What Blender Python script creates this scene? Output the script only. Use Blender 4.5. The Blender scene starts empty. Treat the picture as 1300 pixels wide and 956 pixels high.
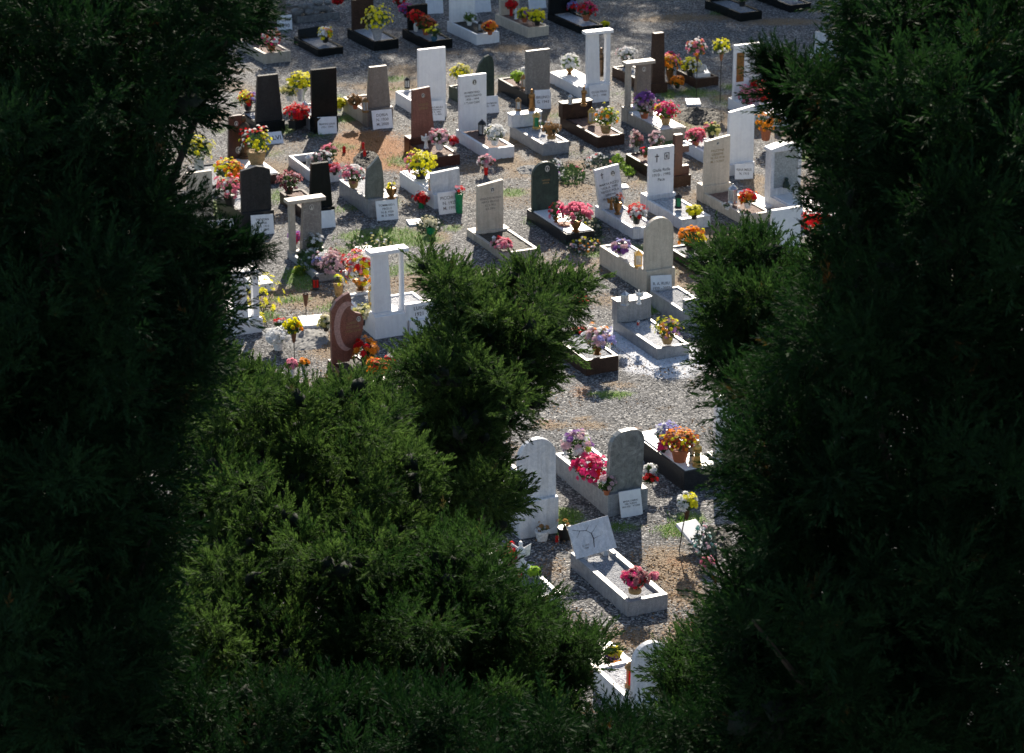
import bpy, bmesh, math, random
import numpy as np
from mathutils import Vector, Matrix, noise
random.seed(7); rng = np.random.default_rng(7)
PI = math.pi; R = math.radians
scene = bpy.context.scene
COL = scene.collection

# ------------------------------------------------------------------ camera
F_PX = 3400.0; H = 17.0; PITCH = R(21.1)
CF = Vector((0, math.cos(PITCH), -math.sin(PITCH))); CU = Vector((0, math.sin(PITCH), math.cos(PITCH)))
CAM = Vector((0, 0, H))
cd = bpy.data.cameras.new("camera"); cam = bpy.data.objects.new("camera", cd); COL.objects.link(cam)
cam.location = CAM; cam.rotation_euler = (PI/2 - PITCH, 0, 0)
cd.sensor_width = 36; cd.lens = 36*F_PX/1300; cd.clip_start = .5; cd.clip_end = 3000
cd.dof.use_dof = True; cd.dof.focus_distance = 31; cd.dof.aperture_fstop = 4.6
scene.camera = cam

def ray(px, py): return CF + Vector((1, 0, 0))*((px-650)/F_PX) - CU*((py-478)/F_PX)
def G(px, py, z=0.0):
    d = ray(px, py); t = (z-H)/d.z
    return CAM + d*t
def at_depth(px, py, dep): return CAM + ray(px, py)*dep
def S(p): return F_PX/((p-CAM).dot(CF))

# ------------------------------------------------------------------ light
w = bpy.data.worlds.new("World"); scene.world = w; w.use_nodes = True
nt = w.node_tree; bg = nt.nodes["Background"]
sky = nt.nodes.new("ShaderNodeTexSky"); sky.sky_type = 'NISHITA'; sky.sun_disc = False
SUN_EL, SUN_AZ = R(31), R(-3)
sky.sun_elevation = SUN_EL; sky.sun_rotation = -SUN_AZ
nt.links.new(sky.outputs[0], bg.inputs[0]); bg.inputs[1].default_value = 0.086
ld = bpy.data.lights.new("sun", 'SUN'); sun = bpy.data.objects.new("sun", ld); COL.objects.link(sun)
ld.energy = 5.0; ld.angle = R(.5); ld.color = (1, .90, .76)
sun.rotation_euler = (-(PI/2-SUN_EL), 0, SUN_AZ); sun.location = (0, 90, 60)
scene.view_settings.view_transform = 'Standard'; scene.view_settings.look = 'None'
scene.view_settings.exposure = 0.8; scene.view_settings.gamma = 1
scene.cycles.max_bounces = 5; scene.cycles.diffuse_bounces = 2; scene.cycles.transparent_max_bounces = 6

# ------------------------------------------------------------------ materials
MATS = {}
def newmat(n):
    m = bpy.data.materials.new(n); m.use_nodes = True; MATS[n] = m
    return m, m.node_tree, m.node_tree.nodes["Principled BSDF"]
def N(nt, t, **kw):
    n = nt.nodes.new(t)
    for k, v in kw.items():
        if k.startswith('_'): setattr(n, k[1:], v)
        else: n.inputs[k].default_value = v
    return n
def ramp(nt, src, stops, interp='LINEAR'):
    r = nt.nodes.new("ShaderNodeValToRGB"); r.color_ramp.interpolation = interp
    e = r.color_ramp.elements
    while len(e) < len(stops): e.new(.5)
    for i, (p, c) in enumerate(stops):
        e[i].position = p; e[i].color = (*c, 1) if len(c) == 3 else c
    nt.links.new(src, r.inputs[0]); return r
def mixc(nt, fac, a, b, mode='MIX'):
    m = nt.nodes.new("ShaderNodeMix"); m.data_type = 'RGBA'; m.blend_type = mode
    for sock, v in ((m.inputs[0], fac), (m.inputs[6], a), (m.inputs[7], b)):
        if hasattr(v, 'is_linked'): nt.links.new(v, sock)
        else: sock.default_value = v if not isinstance(v, tuple) or len(v) == 4 else (*v, 1)
    return m.outputs[2]
def pos(nt):
    g = nt.nodes.new("ShaderNodeNewGeometry"); return g.outputs['Position']
def stone(n, c1, c2, rough=.35, vein=3.0, speck=0.0, grime=.35, bump=.15):
    m, t, b = newmat(n); P = pos(t)
    if c1[0] < .1: b.inputs['Specular IOR Level'].default_value = .16
    a = N(t, "ShaderNodeTexNoise", Scale=vein, Detail=6.0, Roughness=.65, Distortion=1.6); t.links.new(P, a.inputs['Vector'])
    c = ramp(t, a.outputs[0], [(.35, c1), (.62, c2)]).outputs[0]
    if speck:
        s = N(t, "ShaderNodeTexNoise", Scale=90.0, Detail=2.0); t.links.new(P, s.inputs['Vector'])
        r = ramp(t, s.outputs[0], [(.4, (.35, .35, .35)), (.65, (1.5, 1.5, 1.5))])
        c = mixc(t, speck, c, r.outputs[0], 'MULTIPLY')
    g = N(t, "ShaderNodeTexNoise", Scale=5.0, Detail=8.0, Roughness=.7); t.links.new(P, g.inputs['Vector'])
    gr = ramp(t, g.outputs[0], [(.48, (0, 0, 0)), (.75, (1, 1, 1))])
    mm = t.nodes.new("ShaderNodeMath"); mm.operation = 'MULTIPLY'; mm.inputs[1].default_value = grime; t.links.new(gr.outputs[0], mm.inputs[0])
    c = mixc(t, mm.outputs[0], c, tuple(x*.45+.01 for x in c1), 'MIX')
    mp = t.nodes.new("ShaderNodeMapping"); mp.inputs['Scale'].default_value = (16, 16, 1.1); t.links.new(P, mp.inputs[0])
    sk = N(t, "ShaderNodeTexNoise", Scale=1.0, Detail=5.0, Roughness=.65); t.links.new(mp.outputs[0], sk.inputs['Vector'])
    c = mixc(t, .15 if c1[0] > .8 else .4, c, ramp(t, sk.outputs[0], [(.38, (.62, .61, .58)), (.56, (1, 1, 1))]).outputs[0], 'MULTIPLY')
    t.links.new(c, b.inputs['Base Color']); b.inputs['Roughness'].default_value = rough
    bp = N(t, "ShaderNodeBump", Strength=bump, Distance=.004); t.links.new(g.outputs[0], bp.inputs['Height']); t.links.new(bp.outputs[0], b.inputs['Normal'])
    return m
stone('white_marble', (.88, .88, .88), (.80, .80, .82), .38, 4, 0, .14)
stone('pale_marble', (.78, .78, .79), (.60, .62, .66), .40, 6, .15, .25)
stone('grey_marble', (.36, .37, .38), (.25, .26, .28), .42, 6, .3, .3)
stone('veined_granite', (.30, .31, .30), (.13, .14, .14), .35, 5, .3, .2)
stone('travertine', (.68, .59, .47), (.58, .49, .38), .5, 5, .2, .25)
stone('beige_stone', (.50, .44, .36), (.40, .35, .29), .5, 6, .3, .3)
stone('taupe_granite', (.24, .20, .17), (.17, .145, .13), .4, 8, .6, .2)
stone('speckled_grey', (.28, .265, .25), (.20, .19, .18), .45, 10, .7, .2)
stone('black_granite', (.008, .011, .011), (.014, .016, .016), .22, 8, .3, .15, .03)
stone('charcoal_granite', (.045, .045, .045), (.03, .031, .033), .28, 8, .6, .2, .05)
stone('red_granite', (.10, .032, .022), (.06, .02, .015), .3, 9, .7, .2, .05)
stone('rose_granite', (.26, .10, .07), (.19, .07, .05), .35, 9, .6, .2)
stone('brown_granite', (.085, .05, .036), (.05, .03, .022), .3, 9, .7, .2, .05)
stone('green_serpentine', (.05, .075, .06), (.03, .045, .038), .4, 4, .4, .2)
stone('sage_stone', (.17, .19, .17), (.11, .125, .115), .5, 5, .4, .3)
stone('field_rock', (.28, .28, .27), (.16, .16, .16), .8, 7, .4, .5, .8)
def plain(n, c, rough=.5, metal=0, trans=0, var=0.25):
    m, t, b = newmat(n); P = pos(t)
    a = N(t, "ShaderNodeTexNoise", Scale=30.0, Detail=3.0); t.links.new(P, a.inputs['Vector'])
    r = ramp(t, a.outputs[0], [(.3, tuple(x*(1-var) for x in c)), (.7, tuple(min(1, x*(1+var)) for x in c))])
    t.links.new(r.outputs[0], b.inputs['Base Color']); b.inputs['Roughness'].default_value = rough; b.inputs['Metallic'].default_value = metal
    if trans:
        tr = t.nodes.new("ShaderNodeBsdfTranslucent"); t.links.new(r.outputs[0], tr.inputs[0])
        mx = t.nodes.new("ShaderNodeMixShader"); mx.inputs[0].default_value = trans
        o = t.nodes["Material Output"]; t.links.new(b.outputs[0], mx.inputs[1]); t.links.new(tr.outputs[0], mx.inputs[2]); t.links.new(mx.outputs[0], o.inputs[0])
    return m
def gravelmat(n, c1, c2, scale=42.0, bump=1.0, rough=.75):
    m, t, b = newmat(n); P = pos(t)
    v = N(t, "ShaderNodeTexVoronoi", Scale=scale); t.links.new(P, v.inputs['Vector'])
    sx = t.nodes.new("ShaderNodeSeparateColor"); t.links.new(v.outputs['Color'], sx.inputs[0])
    c = ramp(t, sx.outputs[0], [(0, c1), (1, c2)]).outputs[0]
    d = ramp(t, v.outputs['Distance'], [(.25, (1, 1, 1)), (.75, (.35, .35, .35))]).outputs[0]
    c = mixc(t, .8, c, d, 'MULTIPLY')
    t.links.new(c, b.inputs['Base Color']); b.inputs['Roughness'].default_value = rough
    bp = N(t, "ShaderNodeBump", Strength=bump, Distance=.02); bp.invert = True
    t.links.new(v.outputs['Distance'], bp.inputs['Height']); t.links.new(bp.outputs[0], b.inputs['Normal'])
gravelmat('white_chips', (.45, .47, .52), (.8, .8, .82))
gravelmat('grey_chips', (.22, .24, .28), (.5, .51, .53))
gravelmat('rose_chips', (.16, .08, .06), (.38, .24, .19))
gravelmat('dark_soil', (.03, .024, .018), (.1, .085, .06), 25)
plain('letters', (.035, .03, .03), .6); plain('gilt_letters', (.22, .15, .06), .5); plain('faded_letters', (.17, .15, .14), .6)
plain('bronze', (.28, .15, .055), .38, .75); plain('dark_bronze', (.09, .055, .03), .45, .6); plain('gold', (.62, .40, .12), .35, .7)
plain('rust', (.16, .07, .035), .7, .2); plain('black_metal', (.02, .02, .02), .4, .3); plain('silver', (.5, .5, .5), .3, .8)
plain('terracotta', (.36, .11, .045), .7); plain('white_glaze', (.75, .75, .74), .3); plain('black_plastic', (.02, .02, .02), .4)
plain('green_plastic', (.02, .30, .12), .35, 0, .3); plain('red_wax', (.65, .02, .015), .35, 0, .35); plain('foil', (.7, .7, .72), .25, .5)
plain('cloudy_glass', (.55, .58, .58), .15, 0, .45); plain('wicker', (.38, .24, .10), .8); plain('blue_glaze', (.03, .10, .16), .3)
plain('bark', (.055, .038, .028), .9); plain('shaded_core', (.009, .016, .007), .9, 0, 0, .5); plain('ceramic_face', (.05, .045, .04), .4); plain('ceramic_rim', (.62, .60, .55), .3)  # crown core blobs carry the inner shade as a near black colour
plain('carved_pale', (.42, .24, .20), .7)
for n, c in dict(yellow=(.95, .78, .02), paleyellow=(.70, .66, .25), orange=(.95, .32, .015), red=(.72, .012, .015), magenta=(.80, .04, .22),
                 pink=(.88, .26, .36), dustypink=(.42, .17, .18), palepink=(.68, .46, .50), white=(.9, .9, .88), violet=(.30, .12, .42),
                 lilac=(.42, .40, .72), cream=(.72, .68, .5), rustred=(.38, .07, .02), lime=(.42, .62, .05), drybrown=(.36, .2, .07), teal=(.12, .3, .28)).items():
    plain('petal_'+n, c, .6, 0, .5, .28)
plain('leaf', (.055, .11, .025), .55, 0, .35, .5); plain('leaf_bright', (.13, .22, .03), .55, 0, .4, .4); plain('leaf_dusky', (.05, .075, .05), .6, 0, .3, .4)
plain('stem', (.09, .10, .04), .7)

def foliage_mat(n, dark, light, brown, tl=.33):
    m, t, b = newmat(n); P = pos(t)
    a = N(t, "ShaderNodeTexNoise", Scale=1.3, Detail=5.0, Roughness=.7); t.links.new(P, a.inputs['Vector'])
    a3 = N(t, "ShaderNodeTexNoise", Scale=7.0, Detail=3.0, Roughness=.6); t.links.new(P, a3.inputs['Vector'])
    av = t.nodes.new("ShaderNodeMath"); av.operation = 'MULTIPLY_ADD'; av.inputs[1].default_value = .7; t.links.new(a3.outputs[0], av.inputs[0])
    hv = t.nodes.new("ShaderNodeMath"); hv.operation = 'MULTIPLY_ADD'; hv.inputs[1].default_value = .7; hv.inputs[2].default_value = -.2; t.links.new(a.outputs[0], hv.inputs[0]); t.links.new(hv.outputs[0], av.inputs[2])
    c = ramp(t, av.outputs[0], [(.40, dark), (.64, light)]).outputs[0]
    a2 = N(t, "ShaderNodeTexNoise", Scale=2.3, Detail=4.0, Roughness=.75); t.links.new(P, a2.inputs['Vector'])
    f = ramp(t, a2.outputs[0], [(.64, (0, 0, 0)), (.72, (1, 1, 1))]).outputs[0]
    c = mixc(t, f, c, brown)
    t.links.new(c, b.inputs['Base Color']); b.inputs['Roughness'].default_value = .75; b.inputs['Specular IOR Level'].default_value = .12 if tl < .38 else .18
    tr = t.nodes.new("ShaderNodeBsdfTranslucent"); t.links.new(mixc(t, .6, c, (.9, 1.0, .5), 'MULTIPLY'), tr.inputs[0])
    mx = t.nodes.new("ShaderNodeMixShader"); mx.inputs[0].default_value = tl
    o = t.nodes["Material Output"]; t.links.new(b.outputs[0], mx.inputs[1]); t.links.new(tr.outputs[0], mx.inputs[2]); t.links.new(mx.outputs[0], o.inputs[0])
foliage_mat('cypress_deep_shade', (.007, .025, .009), (.019, .052, .016), (.09, .038, .012), .25)  # shaded copy of the foliage: shade put into a darker leaf colour
foliage_mat('cypress_shade', (.008, .026, .009), (.021, .055, .017), (.10, .045, .014), .33)  # shaded copy too, lifted a little where sprays catch the sun
foliage_mat('cypress_sunlit', (.015, .040, .012), (.105, .175, .050), (.10, .08, .04), .46)  # lit copy: sunshine on the crowns put into a brighter leaf colour
foliage_mat('cypress_mid', (.014, .042, .013), (.055, .110, .032), (.08, .055, .025), .4)  # step between the lit and the shaded foliage copies

# ------------------------------------------------------------------ mesh builder
class MB:
    def __init__(s): s.v = []; s.f = []; s.mi = []
    def add(s, vs, fs, mi=0, M=None):
        o = len(s.v)
        for p in vs:
            p = Vector(p)
            s.v.append(tuple(M @ p) if M is not None else tuple(p))
        for f in fs: s.f.append(tuple(i+o for i in f)); s.mi.append(mi)
    def box(s, x0, x1, y0, y1, z0, z1, mi=0, M=None):
        s.add([(x0,y0,z0),(x1,y0,z0),(x1,y1,z0),(x0,y1,z0),(x0,y0,z1),(x1,y0,z1),(x1,y1,z1),(x0,y1,z1)],
              [(0,3,2,1),(4,5,6,7),(0,1,5,4),(1,2,6,5),(2,3,7,6),(3,0,4,7)], mi, M)
    def prism(s, pts, y0, y1, mi=0, M=None):      # outline in x,z extruded along y ; pts counter-clockwise seen from -y
        n = len(pts)
        s.add([(x, y0, z) for x, z in pts]+[(x, y1, z) for x, z in pts],
              [tuple(range(n)), tuple(range(2*n-1, n-1, -1))]+[(i, i+n, (i+1) % n+n, (i+1) % n) for i in range(n)], mi, M)
    def flat(s, pts, z0, z1, mi=0, M=None):       # outline in x,y extruded along z
        n = len(pts)
        s.add([(x, y, z0) for x, y in pts]+[(x, y, z1) for x, y in pts],
              [tuple(range(n-1, -1, -1)), tuple(range(n, 2*n))]+[(i, (i+1) % n, (i+1) % n+n, i+n) for i in range(n)], mi, M)
    def lathe(s, prof, seg=14, mi=0, M=None, sx=1, sy=1):
        vs = []; fs = []
        for r, z in prof:
            for k in range(seg):
                a = 2*PI*k/seg; vs.append((r*math.cos(a)*sx, r*math.sin(a)*sy, z))
        for i in range(len(prof)-1):
            for k in range(seg):
                k2 = (k+1) % seg; fs.append((i*seg+k, i*seg+k2, (i+1)*seg+k2, (i+1)*seg+k))
        fs.append(tuple(range(seg-1, -1, -1))); fs.append(tuple((len(prof)-1)*seg+k for k in range(seg)))
        s.add(vs, fs, mi, M)
    def tube(s, pts, rad, seg=6, mi=0):
        pts = [Vector(p) for p in pts]; n = len(pts); vs = []; fs = []
        for i, p in enumerate(pts):
            d = (pts[min(i+1, n-1)]-pts[max(i-1, 0)]).normalized()
            a = d.orthogonal().normalized(); b = d.cross(a)
            r = rad[i] if isinstance(rad, (list, tuple)) else rad
            for k in range(seg):
                t = 2*PI*k/seg; vs.append(p+a*r*math.cos(t)+b*r*math.sin(t))
        for i in range(n-1):
            for k in range(seg):
                k2 = (k+1) % seg; fs.append((i*seg+k, i*seg+k2, (i+1)*seg+k2, (i+1)*seg+k))
        fs.append(tuple(range(seg-1, -1, -1))); fs.append(tuple((n-1)*seg+k for k in range(seg)))
        s.add(vs, fs, mi)
    def build(s, name, mats, parent=None, bevel=0, smooth=False, loc=None, rotz=None):
        if isinstance(mats, str): mats = [mats]
        me = bpy.data.meshes.new(name); me.from_pydata(s.v, [], s.f)
        for m in mats: me.materials.append(MATS[m])
        if len(mats) > 1: me.polygons.foreach_set('material_index', s.mi)
        bm = bmesh.new(); bm.from_mesh(me)
        bmesh.ops.recalc_face_normals(bm, faces=bm.faces)
        if bevel:
            ed = [e for e in bm.edges if len(e.link_faces) == 2 and e.calc_face_angle(0) > .6]
            bmesh.ops.bevel(bm, geom=ed, offset=bevel, segments=2, affect='EDGES', profile=.6, clamp_overlap=True)
        if smooth:
            for f in bm.faces: f.smooth = len(f.verts) <= 4
            for e in bm.edges:
                if len(e.link_faces) == 2 and e.calc_face_angle(0) > .9: e.smooth = False
        bm.to_mesh(me); bm.free()
        o = bpy.data.objects.new(name, me); COL.objects.link(o)
        if parent is not None: o.parent = parent
        if loc is not None: o.location = loc
        if rotz is not None: o.rotation_euler = (0, 0, rotz)
        return o
def tag(o, label=None, cat=None, group=None, kind=None):
    if label: o['label'] = label
    if cat: o['category'] = cat
    if group: o['group'] = group
    if kind: o['kind'] = kind
    return o
def empty(name, loc, rz=0, label=None, cat=None, group=None):
    o = bpy.data.objects.new(name, None); COL.objects.link(o); o.location = loc; o.rotation_euler = (0, 0, rz); o.empty_display_size = .2
    return tag(o, label, cat, group)
def text(lines, wid, hei, parent, loc, rot=(PI/2, 0, 0), mat='letters', name='inscription'):
    cu = bpy.data.curves.new(name, 'FONT'); cu.body = '\n'.join(lines); cu.align_x = 'CENTER'; cu.align_y = 'CENTER'
    cu.resolution_u = 2; cu.size = 1; cu.space_line = 1.15; cu.offset = .012; cu.extrude = 0
    t = bpy.data.objects.new('tmp', cu); COL.objects.link(t)
    dg = bpy.context.evaluated_depsgraph_get(); dg.update()
    me = bpy.data.meshes.new_from_object(t.evaluated_get(dg)); bpy.data.objects.remove(t); bpy.data.curves.remove(cu)
    co = np.empty(len(me.vertices)*3); me.vertices.foreach_get('co', co); co = co.reshape(-1, 3)
    if not len(co): return
    mn, mx = co.min(0), co.max(0); c = (mn+mx)/2
    k = min(wid/max(mx[0]-mn[0], .01), hei/max(mx[1]-mn[1], .01))
    co = (co-c)*k; co[:, 2] = 0; me.vertices.foreach_set('co', co.ravel()); me.materials.clear(); me.materials.append(MATS[mat]); me.name = name
    o = bpy.data.objects.new(name, me); COL.objects.link(o); o.parent = parent; o.location = loc; o.rotation_euler = rot
    return o
def ico(mb, c, r, sub=1, mi=0, sc=(1, 1, 1), jit=0):
    bm = bmesh.new(); bmesh.ops.create_icosphere(bm, subdivisions=sub, radius=1)
    vs = [(c[0]+v.co.x*r*sc[0]*(1+random.uniform(-jit, jit)), c[1]+v.co.y*r*sc[1]*(1+random.uniform(-jit, jit)), c[2]+v.co.z*r*sc[2]*(1+random.uniform(-jit, jit))) for v in bm.verts]
    mb.add(vs, [tuple(v.index for v in f.verts) for f in bm.faces], mi); bm.free()

# ------------------------------------------------------------------ graves
YAW = R(25)
GR = {}
def outline(shape, w, h):
    W = w/2
    if shape == 'rect': return [(-W, 0), (W, 0), (W, h), (-W, h)]
    if shape == 'slant': return [(-W, 0), (W, 0), (W*.98, h), (-W*.94, h*.93)]
    if shape == 'taper': return [(-W, 0), (W, 0), (W*.74, h), (-W*.74, h)]
    if shape == 'halftaper': return [(-W, 0), (W, 0), (W*.62, h), (-W*.92, h*.97)]
    if shape == 'round':
        return [(-W, 0), (W, 0)]+[(W*math.cos(a), h-W*.62+W*.62*math.sin(a)) for a in [PI*k/14 for k in range(15)]]
    if shape == 'arch':
        return [(-W, 0), (W, 0)]+[(W*math.cos(a), h-W+W*math.sin(a)) for a in [PI*k/16 for k in range(17)]]
    if shape == 'leanround':
        return [(-W, 0), (W*.9, 0), (W*1.0, h*.84), (W*.86, h*.93), (W*.6, h*.985), (W*.2, h), (-W*.3, h*.99), (-W*.62, h*.93), (-W*.82, h*.84), (-W*.88, h*.76)]
    if shape == 'shoulder':
        return [(-W, 0), (W, 0), (W, h*.90), (W*.86, h*.91), (W*.5, h*.97), (W*.1, h), (-W*.3, h*.97), (-W*.7, h*.95), (-W*.97, h*.93)]
    if shape == 'flame':
        return [(-W, 0), (W, 0), (W*1.05, h*.3), (W*.98, h*.6), (W*.8, h*.86), (W*.52, h), (W*.2, h*.93), (-W*.3, h*.82), (-W*.75, h*.74), (-W*.9, h*.5)]
    if shape == 'drop':
        return [(-W, 0), (W, 0), (W, h*.55), (W*.97, h*.8), (W*.8, h*.94), (W*.45, h), (0, h*.96), (-W*.5, h*.82), (-W*.85, h*.6), (-W, h*.35)]
    if shape == 'cross':
        c = W*.36
        return [(-W, 0), (W, 0), (W, h*.22), (c, h*.22), (c, h*.55), (W*.95, h*.55), (W*.95, h*.71), (c, h*.71), (c, h), (-c, h), (-c, h*.71), (-W*.95, h*.71), (-W*.95, h*.55), (-c, h*.55), (-c, h*.22), (-W, h*.22)]
    if shape == 'heart':
        return [(-W, 0), (W*.05, 0), (W*.55, h*.16), (W*.92, h*.42), (W, h*.56), (W*.86, h*.67), (W*.5, h*.70), (W*.22, h*.76), (W*.28, h*.90), (W*.18, h), (-W*.2, h*.97), (-W*.65, h*.90), (-W*.98, h*.78)]
    raise KeyError(shape)

def portrait(parent, x, y, z, r, sq=False):
    mb = MB()
    k = 4 if sq else 16; rot = PI/4 if sq else 0
    M = Matrix.Rotation(PI/2, 4, 'X')
    def disc(rr, z0, z1, mi):
        mb.flat([(rr*math.cos(rot+2*PI*i/k)*(.85 if not sq else 1.05), rr*math.sin(rot+2*PI*i/k)*1.1) for i in range(k)], z0, z1, mi, M)
    disc(r, 0, .008, 0); disc(r*.78, .008, .011, 1)
    ico(mb, (0, -.012, r*.18), r*.28, 1, 0, (1, .15, 1.2)); ico(mb, (0, -.012, -r*.45), r*.42, 1, 0, (1, .1, .7))
    o = mb.build('portrait', ['ceramic_rim', 'ceramic_face'], parent, loc=(x, y, z)); return o

def grave(id, x, y, wpx, lpx, hb, typ, box, fill, st=None, label='', yaw=None, base=None, fillz=.03, name='grave', rim=.07):
    yaw = YAW if yaw is None else R(yaw)
    p = G(x, y); s = S(p)
    W = wpx/(math.cos(yaw)*s); L = lpx/(math.sin(yaw)*s); hb = hb/(s*.935)
    X = Vector((math.cos(yaw), math.sin(yaw), 0)); Y = Vector((-math.sin(yaw), math.cos(yaw), 0))
    c = p+X*(W/2)+Y*(L/2)
    root = empty(name, c, yaw, label, 'grave')
    GR[id] = dict(root=root, z=hb, p=p, W=W, L=L, X=X, Y=Y)
    h2 = W/2; l2 = L/2
    mb = MB(); t = rim
    mb.box(-h2, h2, -l2, -l2+t, -.05, hb); mb.box(-h2, h2, l2-t, l2, -.05, hb)
    mb.box(-h2, -h2+t, -l2+t, l2-t, -.05, hb-.0015); mb.box(h2-t, h2, -l2+t, l2-t, -.05, hb-.0015)
    mb.build('border', box, root, bevel=.007)
    mb = MB()
    if fill in ('white_chips', 'grey_chips', 'rose_chips', 'dark_soil'):
        nx, ny = 8, 20; z = hb-fillz
        vs = [(-h2+t-.002+(W-2*t+.004)*i/nx, -l2+t-.002+(L-2*t+.004)*j/ny, z+random.uniform(-.008, .010)) for j in range(ny+1) for i in range(nx+1)]
        mb.add(vs, [(j*(nx+1)+i, j*(nx+1)+i+1, (j+1)*(nx+1)+i+1, (j+1)*(nx+1)+i) for j in range(ny) for i in range(nx)])
        mb.build('soil_bed' if fill == 'dark_soil' else 'gravel_bed', fill, root)
    else:
        mb.box(-h2+t-.03, h2-t+.03, -l2+t-.03, l2-t+.03, hb-.02, hb+.022); mb.build('slab', fill, root, bevel=.006)
    if base:                       # (height px above ground, depth m, material)
        bh = base[0]/(s*.935); yb = (-l2-.012, -l2+base[1]) if typ == 'B' else (l2-base[1], l2+.012)
        mb = MB(); mb.box(-h2-.012, h2+.012, yb[0], yb[1], -.04, bh); mb.build('plinth', base[2], root, bevel=.008)
        zt = bh
    else: zt = hb
    if not st: return root
    sh = st['s']; yf = -l2+.06 if typ == 'B' else l2-.26
    pl = root.location+Y*(yf); s2 = S(Vector(pl))
    sw = st['w']/(math.cos(yaw)*s2); hh = st['h']/(s2*.935); th = st.get('t', .09); m = st['m']
    ox = st.get('ox', 0)*W; tilt = R(st.get('tilt', 0)); lean = R(st.get('lean', 0))
    if sh in ('rect', 'slant', 'taper', 'halftaper', 'round', 'arch', 'leanround', 'shoulder', 'flame', 'drop', 'cross', 'heart'):
        mb = MB(); mb.prism(outline(sh, sw, hh), 0, th)
        o = mb.build('cross' if sh == 'cross' else 'headstone', m, root, bevel=.008)
        o.location = (ox, yf, zt-.003); o.rotation_euler = (lean, tilt, 0)
        if 'txt' in st: text(st['txt'], sw*st.get('tw', .72), hh*st.get('th', .3), o, (st.get('tx', 0)*sw, -.0025, hh*st.get('tz', .58)), mat=st.get('tm', 'letters'))
        for (fx, fz, fr) in st.get('ph', []): portrait(o, fx*sw, -.001, fz*hh, fr)
        if st.get('relief'):
            mb = MB(); mb.box(-sw*.42, -sw*.14, -.02, -.001, hh*.33, hh*.86)
            for k in range(9): mb.tube([(-sw*.28+math.sin(k*2.1)*sw*.08, -.026, hh*(.36+.05*k)), (-sw*.28+math.sin(k*2.1+1.5)*sw*.09, -.028, hh*(.42+.05*k))], [.014, .008], 5)
            ico(mb, (-sw*.28, -.03, hh*.78), .035, 1); mb.build('bronze_relief', 'bronze', o)
        if st.get('crossmark'):
            cx, cz, cs = st['crossmark']; mb = MB(); mb.box(-cs*.09, cs*.09, -.006, -.001, -cs, cs*.6); mb.box(-cs*.42, cs*.42, -.007, -.0015, cs*.05, cs*.24)
            mb.build('cross_mark', 'letters', o, loc=(cx*sw, 0, cz*hh))
        if st.get('frame'):
            mb = MB(); fx, fz, a = st['frame']
            for (x0, x1, z0, z1) in ((-a, a, a*1.1, a*1.3), (-a, a, -a*1.3, -a*1.1), (-a*1.001, -a*.8, -a*1.1, a*1.1), (a*.8, a*1.001, -a*1.1, a*1.1)): mb.box(x0, x1, -.01, -.001, z0, z1, 0)
            mb.box(-a*.25, a*.25, -.008, -.001, -a*.7, a*.55, 0)
            mb.build('framed_portrait', ['letters'], o, loc=(fx*sw, 0, fz*hh))
        if sh == 'heart':
            mb = MB(); pts = []
            n = 16
            for k in range(n): a = R(70+200*k/(n-1)); pts.append((-sw*.02+sw*.40*math.cos(a), hh*.52+hh*.36*math.sin(a)))
            inn = []
            for k in range(n): a = R(270-200*k/(n-1)); inn.append((sw*.10+sw*.34*math.cos(a), hh*.50+hh*.31*math.sin(a)))
            allp = pts+inn; m2 = n*2
            vs = [(px, -.003, pz) for px, pz in allp]; fs = [(k, k+1, m2-2-k, m2-1-k) for k in range(n-1)]
            mb.add(vs, fs); mb.build('carved_crescent', 'carved_pale', o)
            portrait(o, sw*.34, -.001, hh*.60, .045)
        if sh == 'round' and st.get('crack'): pass
    elif sh == 'book':            # leaning marble sheet on a low stand
        mb = MB(); mb.box(-sw/2, sw/2, 0, .035, 0, hh)
        o = mb.build('headstone', m, root, bevel=.005); o.location = (ox, yf, zt+.03); o.rotation_euler = (lean, tilt, 0)
        mb = MB(); mb.box(-sw*.3, -sw*.2, .02, .16, -.05, .03); mb.box(sw*.2, sw*.3, .02, .16, -.05, .03); mb.build('support', m, root, loc=(ox, yf, zt))
        mb = MB()
        tr = [(-sw*.42, hh*.86), (-sw*.25, hh*.78), (-sw*.1, hh*.74), (0, hh*.62), (sw*.02, hh*.45), (-sw*.02, hh*.2)]
        mb.tube([(a, -.001, b) for a, b in tr], [.003, .004, .005, .007, .009, .005], 5)
        for q, e in (((-sw*.1, hh*.74), (sw*.02, hh*.9)), ((0, hh*.62), (sw*.2, hh*.82)), ((sw*.02, hh*.45), (sw*.22, hh*.5)), ((-sw*.25, hh*.78), (-sw*.36, hh*.6))):
            mb.tube([(q[0], -.001, q[1]), (e[0], -.001, e[1])], [.004, .001], 5)
        mb.build('branch_relief', 'letters', o)
        text(['E. 1919', '1998'], sw*.3, hh*.14, o, (-sw*.2, -.0025, hh*.28), mat='faded_letters')
    elif sh in ('portico', 'porticoR'):
        flip = 1 if sh == 'portico' else -1
        cap = .075; o = None
        bh_ = .09
        mb = MB(); mb.box(-sw*.50, sw*.50, 0, .20, 0, .05); mb.build('foot_block', m, root, bevel=.006, loc=(ox, yf-.02, zt-.003))
        mb = MB(); pw = sw*(.54 if flip > 0 else .62); x0 = sw*.46 if flip < 0 else -sw*.46; d = -1 if flip < 0 else 1
        a, b = sorted([x0, x0+d*pw]); sl = pw*.16
        top = [(b, hh-cap), (a+sl, hh-cap)] if flip < 0 else [(b-sl, hh-cap), (a, hh-cap)]
        mb.prism([(a, .048), (b, .048)]+top, 0, .14)
        o = mb.build('headstone', st.get('pm', m), root, bevel=.006, loc=(ox, yf+.01, zt))
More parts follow.
